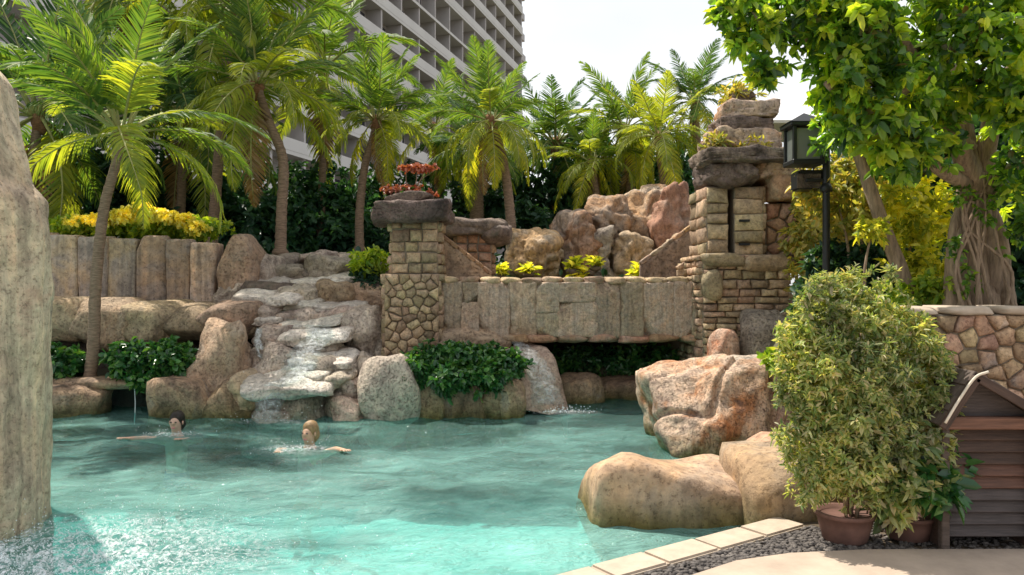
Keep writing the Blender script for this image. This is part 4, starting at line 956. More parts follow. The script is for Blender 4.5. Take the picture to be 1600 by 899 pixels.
for x, y, rr, Y, k in [(1300, 480, 45, 5.5, 150), (1265, 520, 40, 5.5, 120), (1340, 500, 60, 5.5, 200), (1400, 520, 50, 5.6, 130), (1290, 570, 60, 5.4, 260), (1350, 590, 70, 5.35, 300), (1420, 580, 55, 5.5, 200),
                       (1280, 640, 50, 5.4, 200), (1340, 660, 65, 5.3, 280), (1400, 660, 55, 5.4, 190), (1290, 710, 50, 5.35, 170), (1270, 750, 35, 5.3, 90), (1340, 730, 55, 5.3, 170), (1390, 720, 40, 5.4, 100), (1310, 450, 22, 5.5, 35), (1235, 610, 22, 5.4, 40), (1240, 560, 24, 5.5, 40), (1445, 560, 30, 5.6, 60), (1440, 640, 35, 5.6, 80), (1222, 520, 16, 5.4, 12), (1330, 432, 14, 5.5, 10), (1375, 470, 20, 5.5, 18), (1468, 600, 20, 5.6, 24), (1228, 680, 20, 5.3, 20), (1245, 720, 22, 5.3, 24), (1462, 650, 22, 5.6, 30), (1210, 590, 12, 5.4, 8)]:
    r = U(rr*1.12, Y); bl.append((tuple(at(x, y, Y)), (r, r*.9, r), int(k*.7)))
rb_ = random.Random(77)
for i in range(34):
    a_ = rb_.uniform(-.3, PI*1.5); ex = 1345+math.cos(a_)*rb_.uniform(118, 138); ey = 610-math.sin(a_)*rb_.uniform(165, 196)
    if ey < 770: bl.append((tuple(at(ex, ey, rb_.uniform(5.2, 5.6))), (.05, .05, .075), 7))
foliage('foliage', bl, 'leaf_bush', bush, 141, per=13, L=.052, W=.015, spread=1.5, droop=.1)
foliage('inner_foliage', [(c, tuple(q*.8 for q in r), int(k*.35)) for c, r, k in bl], 'leaf_bush', bush, 142, per=10, L=.06, W=.024)
stems(bush, (c1[0], c1[1], c1[2]-.06), [tuple(at(x, y, 5.45)) for x, y in [(1290, 500), (1330, 470), (1360, 540), (1400, 560), (1270, 620), (1340, 640), (1300, 700), (1420, 600), (1380, 680)]], 'bark2', .013, 15)
b2 = thing('potted_shrub', 'smaller yellow-green shrub spilling from the right terracotta pot', 'shrub', (c2[0], c2[1], c2[2]-.05))
foliage('foliage', [(tuple(at(x, y, 5.35)), (r, r, r), k) for x, y, r, k in [(1400, 740, .2, 90), (1440, 740, .2, 90), (1385, 785, .14, 50), (1440, 690, .17, 50), (1400, 700, .15, 40), (1462, 690, .13, 40), (1470, 640, .1, 24)]], 'leaf_bush', b2, 143, per=9, L=.09, W=.035)
foliage('broad_leaves', [(tuple(at(1450, 755, 5.25)), (.16, .14, .14), 26), (tuple(at(1465, 720, 5.3)), (.14, .1, .12), 14)], 'leaf_shrub', b2, 144, per=7, L=.13, W=.07)
stems(b2, (c2[0], c2[1], c2[2]-.06), [tuple(at(x, y, 5.4)) for x, y in [(1390, 740), (1420, 700), (1440, 710), (1460, 730)]], 'bark2', .012, 16)
yl = thing('yellow_plant', 'single bright yellow leaf tuft at the upper left of the tall bush', 'plant', tuple(at(1212, 580, 8.5)), group='yellow leafed plants')
foliage('foliage', [(tuple(at(1212, 562, 8.4)), (.11, .1, .09), 16)], 'leaf_lime', yl, 145, per=8, L=.1, W=.07)

# ================================================================== BIG TREE
tree = thing('broadleaf_tree', 'large spreading broad-leaved tree with a thick ribbed trunk above the retaining wall', 'tree', (at(1530, 0, 8.2).x, 8.2, 1.5))
def limb(pts, r0, r1, n=16, seg=10, nm='limb', seed=0, par=tree):
    P_ = spline(pts, n); rad = [r0+(r1-r0)*i/(n-1) for i in range(n)]
    return link(nm, tube_me([p-par.location for p in P_], rad, M['bark2'], seg=seg, jit=.16, seed=seed), None, par, par.location)
TYb = 8.2
for i, dx in enumerate((-40, -31, -22, -13, -4, 5, 14, 23, 32, 41)):     # fused stems of the trunk
    limb([at(1530+dx*1.15, 492, TYb+.1*math.sin(i*2)), at(1528+dx*1.0, 420, TYb-.05*(i % 2)), at(1525+dx*.7, 340, TYb), at(1522+dx*.6*(-1 if i % 3 == 0 else 1), 260, TYb-.05)], .085+.03*(i % 3 == 1), .05, seed=i, nm='trunk_stem', n=24)
limb([at(1530, 500, TYb+.1), at(1528, 400, TYb+.15), at(1524, 300, TYb+.1)], .24, .15, seed=8, nm='trunk', seg=16)
LB = [([(1520, 300, 8.1), (1490, 200, 7.8), (1440, 110, 7.4), (1380, 20, 7.0)], .12), ([(1520, 300, 8.1), (1500, 180, 8.2), (1470, 60, 8.3), (1450, -60, 8.4)], .13),
      ([(1530, 300, 8.2), (1550, 190, 8.0), (1590, 90, 7.7), (1640, -20, 7.5)], .12), ([(1510, 290, 8.0), (1430, 240, 7.6), (1350, 190, 7.2), (1290, 130, 6.9)], .08),
      ([(1480, 180, 7.8), (1380, 120, 7.4), (1280, 70, 7.1), (1160, 20, 6.9)], .055), ([(1540, 300, 8.1), (1590, 260, 7.9), (1650, 220, 7.7)], .08),
      ([(1440, 120, 7.5), (1360, 60, 7.2), (1300, -10, 7.0)], .05), ([(1520, 230, 8.0), (1450, 180, 7.7), (1410, 200, 7.4)], .05)]
for i, (pts, r) in enumerate(LB): limb([at(*p) for p in pts], r, r*.3, seed=20+i)
bl = []
for x, y, rr, Y, k in [(1150, 22, 38, 6.9, 34), (1200, 45, 42, 7.0, 36), (1165, 60, 26, 6.9, 14), (1188, 110, 24, 7.0, 16), (1255, 20, 50, 7.0, 50), (1300, 50, 60, 7.1, 60), (1318, 130, 38, 7.0, 40), (1350, 30, 65, 6.8, 70), (1340, 110, 65, 7.0, 80), (1325, 185, 34, 7.1, 34), (1365, 210, 42, 7.2, 46), (1400, 150, 60, 7.0, 70),
                       (1410, 235, 40, 7.3, 45), (1440, 60, 70, 7.2, 70), (1460, 140, 55, 7.6, 50), (1460, 220, 50, 7.6, 40), (1520, 40, 75, 7.1, 80), (1590, 60, 80, 7.0, 80), (1570, 140, 60, 7.3, 60), (1600, 190, 50, 7.4, 34), (1590, 270, 36, 7.6, 26), (1630, 330, 45, 7.6, 35),
                       (1660, 120, 90, 7.4, 80), (1250, -60, 80, 7.2, 60), (1400, -80, 110, 7.2, 90), (1550, -80, 110, 7.4, 90), (1700, -40, 110, 7.6, 70), (1235, 96, 12, 7.1, 4), (1440, 150, 90, 9.0, 60), (1610, 260, 80, 9.2, 50), (1370, 90, 90, 8.8, 50)]:
    r = U(rr, Y); bl.append((tuple(at(x, y, Y)), (r, r, r*.95), k))
foliage('crown', bl, 'leaf_tree', tree, 151, per=10, L=.12, W=.06, dens=.66, droop=.2)
foliage('crown', bl, 'leaf_shade', tree, 155, per=9, L=.105, W=.055, dens=.12, droop=.2)
foliage('crown', bl, 'leaf_bright', tree, 156, per=12, L=.12, W=.07, dens=.24, droop=.15)
rv = random.Random(12)
for i in range(9):
    x_ = 1488+rv.uniform(0, 95); limb([at(x_+rv.uniform(-8, 30), 492, 8.0), at(x_+rv.uniform(-8, 8), 420, 7.93), at(1505+rv.uniform(0, 50), 350, 7.98), at(1500+rv.uniform(0, 60), 270, 8.0)], .022, .012, n=14, seg=6, nm='aerial_root', seed=i)
foliage('trunk_creeper', [(tuple(at(x, y, 7.95)), (.12, .06, .16), 10) for x, y in [(1500, 300), (1540, 330), (1490, 390), (1565, 300), (1515, 440), (1575, 370)]], 'leaf_tree', tree, 157, per=7, L=.07, W=.04)
# aerial roots / small stems by the trunk, leaning trunk, golden shrubs
lt = thing('leaning_tree', 'slim leaning bare trunk left of the large spreading tree', 'tree', tuple(at(1425, 480, 8.6)))
limb([at(1428, 490, 8.6), at(1405, 420, 8.6), at(1372, 330, 8.7), at(1340, 240, 8.8), at(1320, 180, 8.8)], .10, .05, nm='trunk', par=lt, seed=31)
foliage('crown', [(tuple(at(1330, 190, 8.9)), (.5, .5, .4), 60), (tuple(at(1380, 240, 8.9)), (.4, .4, .25), 40)], 'leaf_tree', lt, 152, per=10, L=.12, W=.06)
def shrub(name, lb, bls, mat, seed, per=9, L=.1, W=.05, group=None, cat='shrub', stem=True, base=None, **k):
    c = at(*bls[0][:3]); bz = base if base is not None else c.z-bls[0][3]*1.2
    t = thing(name, lb, cat, (c.x, c.y, bz), group=group)
    foliage('foliage', [(tuple(at(x, y, Y)), (r*1.15, r, r*.9), n_) for x, y, Y, r, n_ in bls], mat, t, seed, per=per, L=L, W=W, **k)
    if stem: stems(t, (c.x, c.y, bz), [tuple(at(x, y, Y)) for x, y, Y, r, n_ in bls], 'bark2', .03, seed)
    return t
shrub('golden_shrub', 'bright golden shrub behind the leaning trunk', [(1440, 330, 9.0, .45, 90), (1410, 310, 9.0, .3, 50), (1450, 390, 9.0, .4, 70), (1465, 440, 8.9, .35, 60)], 'leaf_gold', 161, L=.12, W=.05, base=1.5)
shrub('golden_shrub', 'small golden tuft left of the leaning trunk', [(1362, 362, 8.5, .16, 22)], 'leaf_gold', 162, L=.1, W=.05, base=1.5)
shrub('lime_shrub', 'lime green shrub at the foot of the big tree trunk', [(1470, 450, 8.4, .26, 60), (1445, 465, 8.4, .2, 40), (1400, 468, 8.4, .22, 40)], 'leaf_lime', 163, L=.09, W=.045, base=1.5)
shrub('olive_shrub', 'bronze olive shrub behind the lamp post', [(1330, 320, 9.8, .5, 110), (1300, 290, 10.0, .45, 80), (1370, 290, 9.9, .4, 70)], 'leaf_olive', 164, L=.12, W=.05, base=1.5)
shrub('olive_shrub', 'grey-green shrub between the taller tower and the lamp post', [(1270, 370, 11.6, .36, 90), (1275, 430, 11.4, .36, 80), (1272, 330, 11.8, .3, 60)], 'leaf_olive', 165, L=.12, W=.05, base=1.3)
shrub('dark_shrub', 'dark shadowed shrub below the leaning trunk behind the potted bush', [(1360, 430, 9.8, .5, 130), (1310, 420, 10.0, .45, 110), (1410, 430, 10.0, .45, 100), (1290, 480, 9.8, .4, 80)], 'leaf_dark', 166, L=.13, W=.06, base=1.0)
for i, (lb, bls, mt) in enumerate([
   ('tall dark tree filling the gap behind the golden shrub', [(1420, 300, 14, 1.3, 170), (1480, 380, 13.5, 1.2, 150), (1380, 400, 14, 1.1, 130)], 'leaf_dark'),
   ('dark green tree behind the big trunk at the right picture edge', [(1560, 330, 13, 1.5, 200), (1640, 400, 13, 1.4, 160), (1600, 460, 12.5, 1.0, 120)], 'leaf_dark'),
   ('dark tree seen through the right side of the big crown', [(1600, 220, 14, 1.6, 200), (1680, 300, 13.5, 1.5, 160), (1550, 250, 14.5, 1.1, 120)], 'leaf_hedge'),
   ('yellow-green feathery tree behind the leaning trunk', [(1340, 330, 13, .9, 150), (1400, 260, 14, .9, 110), (1290, 350, 13, .8, 120)], 'leaf_olive')]):
    shrub('background_tree', lb, bls, mt, 170+i, L=.26, W=.13, group='trees behind the wall', cat='tree', base=1.5)

# ================================================================== LAMP POST, KIOSK
lp = thing('lamp_post', 'tall black post with a black framed lantern beside the taller tower', 'lamp', (at(1291, 0, 9.5).x, 9.5, 1.0))
lx = lp.location.x
link('pole', tube_me([(0, 0, z) for z in np.linspace(0, at(0, 225, 9.5).z-1.0, 12)], [.045]*12, M['black'], seg=12), None, lp, lp.location)
link('collar', tube_me([(0, 0, 0), (0, 0, .05), (0, 0, .1)], [.07, .075, .05], M['black'], seg=14), None, lp, (lx, 9.5, at(0, 300, 9.5).z))
link('arm', box_me(.36, .05, .05, .006), M['black'], lp, (lx-.18, 9.5, at(0, 226, 9.5).z))
link('arm', box_me(.26, .04, .04, .006), M['black'], lp, (lx-.12, 9.5, at(0, 282, 9.5).z))
lc = at(1256, 228, 9.5)
link('lantern_top', box_me(.46, .40, .05, .01), M['black'], lp, lc+Vector((0, 0, .24)))
V = [(-.24, -.2, 0), (.24, -.2, 0), (.24, .2, 0), (-.24, .2, 0), (0, 0, .14)]
link('lantern_roof', mk(V, [(0, 1, 4), (1, 2, 4), (2, 3, 4), (3, 0, 4), (3, 2, 1, 0)], M['black'], False), None, lp, lc+Vector((0, 0, .265)))
link('lantern_base', box_me(.40, .36, .06, .01), M['black'], lp, lc+Vector((0, 0, -.22)))
for sx in (-1, 1):
    for sy in (-1, 1): link('lantern_bar', box_me(.045, .045, .44, .005), M['black'], lp, lc+Vector((sx*.17, sy*.15, 0)))
for sy in (-1, 1): link('lantern_pane', box_me(.29, .008, .38, 0), M['frost'], lp, lc+Vector((0, sy*.14, 0)))
for sx in (-1, 1): link('lantern_pane', box_me(.008, .25, .38, 0), M['frost'], lp, lc+Vector((sx*.16, 0, 0)))
sk = thing('speaker_box', 'black box hanging below the lantern against the tower', 'speaker', tuple(at(1262, 290, 9.7)))
link('cabinet', box_me(.36, .3, .24, .02, None, 2), M['black'], sk, at(1264, 283, 9.7)); link('grille', box_me(.30, .02, .18, .006), M['dark_stone'], sk, at(1264, 283, 9.54)+Vector((0, 0, 0)))
ks = thing('garden_kiosk', 'white pitched canopy on black posts behind the tower and lamp post', 'canopy', tuple(at(1225, 450, 15)))
kc = at(1234, 172, 15.5)
V = [(-1.0, -1.0, -.42), (1.0, -1.0, -.42), (1.0, 1.0, -.42), (-1.0, 1.0, -.42), (-.15, 0, .38), (.15, 0, .38)]
V += [(x*.97, y*.97, z-.05) for x, y, z in V]
Fq = [(0, 1, 5, 4), (1, 2, 5), (2, 3, 4, 5), (3, 0, 4)]; Fq2 = [tuple(i+6 for i in f[::-1]) for f in Fq]; Fq3 = [(0, 6, 7, 1), (1, 7, 8, 2), (2, 8, 9, 3), (3, 9, 6, 0)]
link('canopy', mk(V, Fq+Fq2+Fq3, M['white'], False), None, ks, kc)
for sx in (-1, 1):
    for sy in (-1, 1): link('post', box_me(.09, .09, kc.z-.45-1.5, .01), M['black'], ks, (kc.x+sx*.85, kc.y+sy*.85, (kc.z-.45+1.5)/2))

# ================================================================== PALMS
def frond_me(L, droop, mat, seed, npair=52, lw=.044, ll=.62, e0=0.0, hang=.5):
    """frond along +X, starting flat; the crown builder pitches it"""
    rnd = random.Random(seed); n = 26; pts = []; p = Vector((0, 0, 0)); tang = []
    sway = rnd.uniform(-.25, .25)
    for i in range(n):
        s = i/(n-1); an = -droop*(s**1.25); a2 = sway*s*s
        t = Vector((math.cos(an)*math.cos(a2), math.cos(an)*math.sin(a2), math.sin(an))); pts.append(p.copy()); tang.append(t); p = p+t*L/(n-1)
    V, Fc = tube(pts, [.020*L/2*(1-.85*i/(n-1))+.002 for i in range(n)], seg=5)
    V = list(V); Fc = list(Fc); nr = len(Fc)
    for k in range(npair):
        s = .16+.84*(k+.5)/npair; u = s*(n-1); i = min(int(u), n-2); f = u-i
        c = pts[i].lerp(pts[i+1], f); t = tang[i].lerp(tang[i+1], f).normalized()
        ln = ll*(math.sin(PI*min(1, (s-.05)*.93+.12))**.6)*rnd.uniform(.82, 1.1)*(1-.35*s)
        up = Vector((0, 0, 1)); up = (up-t*up.dot(t)).normalized() if abs(t.z) < .98 else Vector((-1, 0, 0))
        for sd in (-1, 1):
            if rnd.random() < .07: continue
            side = t.cross(up)*sd; d = (side*.85+t*(.45+.5*s)+up*.18+Vector((rnd.uniform(-.1, .1), rnd.uniform(-.1, .1), rnd.uniform(-.1, .1)))).normalized()
            q = c.copy(); base = len(V); wv = (t*.8+up*rnd.uniform(-.5, .5)).normalized(); m = 4
            for j in range(m):
                w_ = lw*(.7, 1, .8, .12)[j]*.5; V.append(q-wv*w_); V.append(q+wv*w_)
                d = (d+Vector((0, 0, -hang*(j+.6)*.38))).normalized(); q = q+d*ln/(m-1)
            for j in range(m-1): Fc.append((base+2*j, base+2*j+1, base+2*j+3, base+2*j+2))
    me = mk(V, Fc, None, True); me.materials.append(M['rachis']); me.materials.append(M[mat])
    me.polygons.foreach_set('material_index', [0]*nr+[1]*(len(Fc)-nr)); return me
PROTO = {}
def proto(kind, mat, i, hang):
    key = (kind, mat, i)
    if key not in PROTO:
        dr = {'up': .55, 'mid': 1.25, 'low': 1.75, 'hang': 1.0, 'dead': .9}[kind]+.15*(i-1)
        PROTO[key] = frond_me(2.2, dr, mat, hash_(key), hang=hang)
    return PROTO[key]
def hash_(k): return sum(ord(c)*(i+7) for i, c in enumerate(str(k))) % 9973
def palm(label, trunk_px, Y, crown, R_, seed, mats=('palm_green', 'palm_lime', 'palm_yellow'), nf=(7, 9, 7, 3), r=.11, base_z=None, lean=0.0, bias=None):
    """trunk_px: pixel points bottom to top; crown: pixel of the crown heart; R_ frond length in px"""
    rnd = random.Random(seed); b = at(*trunk_px[0], Y)
    t = thing('palm_tree', label, 'palm', tuple(b), group='coconut palms round the pool')
    pts = [at(*q, Y) for q in trunk_px]+[at(*crown, Y)]
    P_ = spline(pts, 46); n = 46
    link('trunk', tube_me([p-b for p in P_], [r*(1.35 if i < 2 else 1)*(1-.35*i/n) for i in range(n)], M['bark'], seg=12, ring=.05, jit=.06, seed=seed), None, t, b)
    hd_ = at(*crown, Y)
    fb_ = rock_me(r*2.5, r*2.5, r*4.2, seed=seed, sub=3, box=.1, rough=.4, mat=M['fibre']); link('crown_fibre', fb_, None, t, hd_-Vector((0, 0, r*.6)))
    sc = U(R_, Y)/2.2; k = 0
    for kind, cnt, mt, e0, e1, hg in (('up', nf[0], mats[0], 50, 80, .3), ('mid', nf[1], mats[0], 18, 48, .45), ('low', nf[2], mats[1], -12, 18, .6), ('hang', nf[3], mats[2], -55, -25, .7), ('dead', 0 if seed == 1 else 1, 'palm_dead', -82, -62, .8)):
        a0 = rnd.uniform(0, 2*PI)
        for i in range(cnt):
            m2 = mt
            if kind == 'mid' and rnd.random() < .3: m2 = mats[1]
            me = proto(kind, m2, i % 3, hg); az = a0+2*PI*i/cnt+rnd.uniform(-.25, .25); el = math.radians(rnd.uniform(e0, e1)); s_ = sc*rnd.uniform(.85, 1.12)
            o = link('frond', me, None, t, hd_+Vector((math.cos(az), math.sin(az), 0))*r*.6+Vector((0, 0, r*.3)))
            o.rotation_euler = Euler((rnd.uniform(-.3, .3), -el, az), 'XYZ'); o.scale = (s_, s_, s_)
            o.rotation_euler = (Matrix.Rotation(az, 3, 'Z') @ Matrix.Rotation(-el, 3, 'Y') @ Matrix.Rotation(rnd.uniform(-.35, .35), 3, 'X')).to_euler()
    return t
palm('nearest left coconut palm rising from the bank planter', [(138, 610), (146, 540), (150, 440), (162, 330), (180, 260)], 11.9, (190, 212), 238, 1, nf=(8, 9, 4, 0), r=.095)
palm('tall palm with a leaning slim trunk behind the flower hedge', [(330, 390), (336, 320), (345, 200), (355, 90)], 17, (362, 10), 205, 2, mats=('palm_green', 'palm_lime', 'palm_lime'), r=.13)
palm('palm with broad lime fronds above the cascade', [(438, 400), (440, 330), (442, 250), (420, 190)], 15.5, (402, 135), 185, 3, mats=('palm_green', 'palm_lime', 'palm_lime'), r=.12)
palm('slim palm left of the shorter tower', [(562, 395), (562, 330), (570, 260), (580, 225)], 18, (588, 190), 125, 4, r=.11)
palm('palm with yellow hanging fronds right of the shorter tower', [(800, 380), (796, 320), (788, 260), (778, 220)], 17.5, (768, 192), 118, 5, nf=(7, 9, 8, 6), r=.12)
palm('short palm whose trunk rises directly behind the rear pillar', [(745, 360), (745, 320), (745, 280)], 20, (742, 235), 110, 6, mats=('palm_dark', 'palm_green', 'palm_lime'), r=.2)
palm('palm behind the orange cliff rocks', [(985, 310), (984, 280), (980, 240)], 21, (975, 205), 120, 7, nf=(6, 9, 8, 5), mats=('palm_green', 'palm_lime', 'palm_yellow'), r=.14)
palm('tallest distant palm rising left of the taller tower', [(1095, 330), (1092, 260), (1088, 200)], 20, (1086, 160), 95, 8, mats=('palm_dark', 'palm_green', 'palm_yellow'), nf=(7, 8, 6, 3), r=.12)
palm('palm crowded between the distant palms behind the cliff rocks', [(1040, 330), (1038, 290), (1032, 250)], 19, (1028, 215), 110, 9, nf=(6, 8, 7, 4), mats=('palm_lime', 'palm_lime', 'palm_yellow'), r=.12)
palm('dark palm against the sky right of the hotel end', [(880, 380), (880, 320), (872, 270)], 22, (868, 225), 125, 10, mats=('palm_dark', 'palm_green', 'palm_green'), r=.14)
palm('palm half hidden behind the rock column at far left', [(40, 420), (44, 330), (52, 250)], 16, (60, 185), 250, 11, mats=('palm_dark', 'palm_green', 'palm_lime'), r=.13)
palm('grey-green palm between the nearest palm and the tall slim palm', [(280, 400), (283, 320), (286, 240)], 19, (290, 185), 190, 12, mats=('palm_dark', 'palm_green', 'palm_lime'), r=.12)
palm('palm crossing the hotel balconies left of the slim palm', [(500, 400), (502, 330), (505, 220)], 21, (505, 110), 170, 13, mats=('palm_green', 'palm_lime', 'palm_lime'), nf=(5, 7, 6, 2), r=.12)
palm('small palm behind the yellow-fronded palm', [(685, 390), (684, 330), (682, 280)], 22, (680, 200), 105, 14, mats=('palm_green', 'palm_lime', 'palm_yellow'), nf=(4, 7, 6, 3), r=.12)
palm('palm with trunk rising out of view at upper left', [(200, 400), (205, 250), (212, 100)], 20, (218, -40), 260, 15, mats=('palm_dark', 'palm_green', 'palm_lime'), nf=(4, 7, 9, 4), r=.13)
palm('low palm between the dark palm and the cliff rocks', [(935, 360), (934, 320), (930, 290)], 20, (925, 255), 95, 16, mats=('palm_green', 'palm_lime', 'palm_yellow'), nf=(5, 7, 6, 4), r=.12)

# ================================================================== BACKGROUND TREES AND HEDGES
for i, (lb, bls, mt, L_) in enumerate([
   ('dark bushy tree behind the flower hedge at left', [(60, 300, 20, 1.7, 260), (130, 290, 20, 1.5, 220), (100, 360, 19.5, 1.2, 120)], 'leaf_hedge', .26),
   ('dark tree behind the nearest palm trunk', [(210, 300, 20.5, 1.5, 220), (260, 330, 20, 1.2, 160)], 'leaf_dark', .26),
   ('dark green tree behind the shoulder rock', [(330, 320, 21, 1.4, 200), (380, 350, 20.5, 1.2, 170)], 'leaf_hedge', .26),
   ('broad dark tree behind the cascade top', [(440, 330, 21.5, 1.5, 220), (480, 370, 21, 1.1, 150), (420, 380, 20, .8, 90)], 'leaf_hedge', .24),
   ('dark green tree left of the slim palm', [(520, 330, 22, 1.4, 220), (550, 375, 21, 1.0, 130)], 'leaf_hedge', .24),
   ('dark tree behind the shorter tower', [(610, 330, 22.5, 1.5, 220), (650, 360, 22, 1.1, 130), (590, 390, 21, .8, 90)], 'leaf_dark', .24),
   ('shadowy tree behind the rear pillar', [(710, 330, 23, 1.4, 220), (770, 330, 22, 1.1, 150)], 'leaf_dark', .24),
   ('very dark tree above the low orange rock', [(840, 330, 22, 1.4, 230), (890, 310, 22, 1.1, 150), (820, 360, 20, .8, 90)], 'leaf_dark', .24),
   ('green tree between the dark tree and the cliff rocks', [(910, 260, 24, 1.3, 200), (950, 290, 23, 1.0, 130), (1000, 260, 25, 1.2, 160)], 'leaf_hedge', .24),
   ('green tree behind the sloping handrail', [(1070, 290, 22, 1.2, 190), (1100, 330, 20, .8, 90), (1050, 250, 24, 1.0, 110)], 'leaf_hedge', .24),
   ('dark far-left tree behind the rock column', [(-40, 300, 20, 2.0, 200), (-120, 340, 19, 1.8, 150)], 'leaf_dark', .26)]):
    shrub('background_tree', lb, bls, mt, 200+i, L=L_, W=L_*.5, group='dark trees below the hotel', cat='tree', base=2.2, per=9)
shrub('lime_shrub', 'bright lime shrub left of the shorter tower above a dark gap', [(582, 412, 13.9, .28, 80), (565, 408, 14.0, .2, 40)], 'leaf_lime', 231, L=.12, W=.05, base=1.4)
shrub('dark_shrub', 'dark clump hanging below the lime shrub left of the tower', [(578, 450, 13.8, .26, 90), (572, 430, 13.9, .2, 60)], 'leaf_dark', 232, L=.12, W=.05, base=1.2)
def ground_cover():
    rng = np.random.default_rng(77); n = 9000; X_ = rng.uniform(-13, 12, n); Y_ = rng.uniform(14.6, 27, n); C = np.stack([X_, Y_, np.array([ground_z(a, b) for a, b in zip(X_, Y_)])+rng.uniform(0, .3, n)], 1)
    D = rng.normal(size=(n, 3)); D[:, 2] = abs(D[:, 2])
    me = leaves_me(C, D, np.tile([0, 0, 1.0], (n, 1)), rng.uniform(.15, .3, n), rng.uniform(.06, .12, n), M['leaf_hedge'])
    tag(link('ground_cover', me), kind='stuff')
ground_cover()

# ================================================================== SWIMMERS
def person(label, loc, rz, chains, skin, hair, cloth, cloth_part, tilt=0.0, look=0.0):
    t = thing('person', label, 'person', loc, rz)
    V = []; E = []; Rr = []
    def add(p, r, parent=None):
        V.append(Vector(p)); Rr.append(r); i = len(V)-1
        if parent is not None: E.append((parent, i))
        return i
    pel = add((0, 0, -.62), (.15, .11)); w1 = add((0, 0, -.46), (.125, .095), pel); ch = add((0, 0, -.26), (.15, .105), w1); up = add((0, 0, -.12), (.12, .085), ch)
    nk = add((0, 0, .0), (.052, .055), up); h0 = add((0, .02, .075), (.068, .08), nk); h1 = add((0, .015, .155), (.075, .093), h0); h2 = add((0, .0, .215), (.055, .065), h1)
    nose = add((0, .118, .125), (.012, .012), h1)
    for s in (-1, 1):
        hp = add((s*.10, 0, -.70), (.085, .085), pel); kn = add((s*.13, .28, -.95), (.06, .06), hp); an = add((s*.12, .05, -1.18), (.04, .04), kn); add((s*.12, .18, -1.20), (.035, .025), an)
    def arm(s, pts):
        sh = add((s*.17, 0, -.11), (.055, .055), up); el = add(pts[0], (.042, .042), sh); wr = add(pts[1], (.028, .024), el)
        d = (Vector(pts[1])-Vector(pts[0])).normalized(); side = d.cross(Vector((0, 0, 1))).normalized()
        pa = add(Vector(pts[1])+d*.06, (.036, .016), wr)
        for k, (o_, l_) in enumerate([(-.03, .065), (-.010, .08), (.010, .075), (.03, .06)]):
            a_ = add(Vector(pts[1])+d*.105+side*o_*1.05, (.009, .009), pa); b_ = add(Vector(pts[1])+d*(.105+l_*.5)+side*o_*1.2, (.008, .008), a_); add(Vector(pts[1])+d*(.10+l_)+side*o_*1.25-Vector((0, 0, .012)), (.007, .007), b_)
        a_ = add(Vector(pts[1])+d*.04+side*s*-.045, (.010, .010), wr); add(Vector(pts[1])+d*.085+side*s*-.06, (.008, .008), a_)
    for s, pts in chains: arm(s, pts)
    me = bpy.data.meshes.new('body'); me.from_pydata([tuple(v) for v in V], E, []); me.materials.append(M[skin])
    o = link('body', me, None, t, loc); m = o.modifiers.new('skin', 'SKIN'); m.use_smooth_shade = True
    sv = me.skin_vertices[0].data
    for i, r in enumerate(Rr): sv[i].radius = r; sv[i].use_root = (i == 0)
    o.modifiers.new('sub', 'SUBSURF').levels = 2; o.modifiers['sub'].render_levels = 2
    hm = rock_me(.180, .205, .20, seed=5, sub=3, box=0, rough=.08, freq=5, mat=M[hair]); link('hair', hm, None, t, Vector(loc)+Vector((0, -.022, .188)), (.2, 0, 0))
    hb = rock_me(.18, .13, .22, seed=6, sub=3, box=0, rough=.08, freq=5, mat=M[hair]); link('hair', hb, None, t, Vector(loc)+Vector((0, -.065, .12)))
    for s in (-1, 1):
        link('eye', rock_me(.03, .014, .016, seed=1, sub=2, box=0, rough=0, mat=M['black']), None, t, Vector(loc)+Vector((s*.032, .102, .15)))
        link('ear', rock_me(.02, .035, .055, seed=1, sub=2, box=0, rough=0, mat=M[skin]), None, t, Vector(loc)+Vector((s*.083, .01, .13)))
    link('mouth', rock_me(.05, .014, .014, seed=1, sub=2, box=0, rough=0, mat=M['cloth_pink']), None, t, Vector(loc)+Vector((0, .098, .075)))
    V_, F_ = tube([(0, 0, -.66), (0, 0, -.46), (0, 0, -.27), (0, 0, -.17)] if cloth_part == 'swim_top' else [(0, 0, -.72), (0, 0, -.6), (0, 0, -.5)], [.15, .13, .155, .13] if cloth_part == 'swim_top' else [.17, .165, .14], seg=20, cap=False)
    cm = mk([(v[0], v[1]*.78, v[2]) for v in V_], F_, M[cloth]); link(cloth_part, cm, None, t, loc)
    for ch_ in t.children: pass
    return t
# the first faces the camera with both arms reaching forward, the second swims on its side with an arm stretched right
A = at(276, 660, 9.9)
person('dark-haired swimmer with arms spread in the splash below the planter', (A.x, 9.9, .03), PI, [(-1, [(-.36, .10, -.07), (-.26, .33, -.02)]), (1, [(.33, .16, -.05), (.42, .38, -.0)])], 'skin1', 'hair_dark', 'cloth_blue', 'swim_trunks')
B = at(484, 692, 9.2)
person('fair-haired swimmer in the middle of the pool stretching one arm sideways', (B.x, 9.2, .02), PI-.35, [(-1, [(-.40, .06, -.02), (-.60, .22, .02)]), (1, [(.30, .2, -.06), (.16, .40, -.02)])], 'skin2', 'hair_fair', 'cloth_pink', 'swim_top')

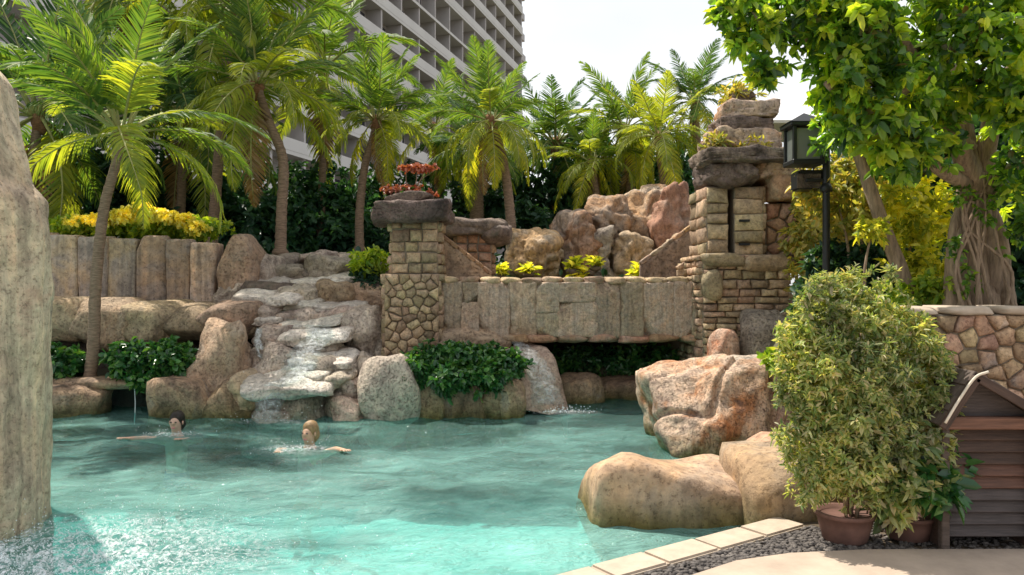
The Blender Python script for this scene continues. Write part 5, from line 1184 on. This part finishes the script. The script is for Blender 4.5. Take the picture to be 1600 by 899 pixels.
# ================================================================== FOAM AND SPLASHES
def foam_patch(name, cx, cy, rx, ry, seed, amp=.03, res=60, cov=1.0, n=0, dr=(.003, .007), dh=.12, rot=0.0):
    g = np.linspace(-1, 1, res); X_, Y_ = np.meshgrid(g, g); rr = np.sqrt(X_**2+Y_**2)
    ca, sa = math.cos(rot), math.sin(rot); WX = cx+(X_*rx*ca-Y_*ry*sa); WY_ = cy+(X_*rx*sa+Y_*ry*ca)
    Zz = np.array([[noise.noise(Vector((x*7, y*7, seed)))+.5*noise.noise(Vector((x*17, y*17, seed))) for x, y in zip(a, b)] for a, b in zip(WX, WY_)])
    cv = np.clip((1-rr)*1.25, 0, 1)*cov
    V = np.stack([WX, WY_, .045+amp*Zz*cv-.03*(1-np.clip(cv*3, 0, 1))], -1).reshape(-1, 3); idx = np.arange(res*res).reshape(res, res)
    Q = np.stack([idx[:-1, :-1], idx[:-1, 1:], idx[1:, 1:], idx[1:, :-1]], -1).reshape(-1, 4)
    me = mk_np(V, Q, M['foam'], True); a = me.attributes.new('cover', 'FLOAT', 'POINT'); a.data.foreach_set('value', cv.ravel().astype('f'))
    o = tag(link(name, me), kind='stuff')
    if n:
        rng = np.random.default_rng(seed); p = rng.normal(size=(n, 2))*.42; P_ = np.stack([cx+p[:, 0]*rx*ca-p[:, 1]*ry*sa, cy+p[:, 0]*rx*sa+p[:, 1]*ry*ca, .04+rng.exponential(dh, n)], 1)
        d = balls(P_, rng.uniform(dr[0], dr[1], n), mat=M['drop']); tag(link('spray_droplets', d), kind='stuff')
    return o
foam_patch('foam', -3.25, 5.15, 1.95, 1.4, 3, amp=.07, res=190, n=2600, dr=(.002, .005), dh=.05, cov=1.25)
foam_patch('foam', A.x, 9.7, .55, .3, 5, cov=.9, n=30, dr=(.003, .007), dh=.035)
foam_patch('foam', B.x-.1, 8.85, .6, .35, 6, cov=.8, n=30, dr=(.003, .007), dh=.03)
foam_patch('foam', at(880, 0, 11.6).x, 11.55, .65, .25, 7, n=120, dr=(.004, .009), dh=.03)
foam_patch('foam', at(430, 0, 10.9).x, 10.7, .7, .22, 8, cov=.7, n=60)
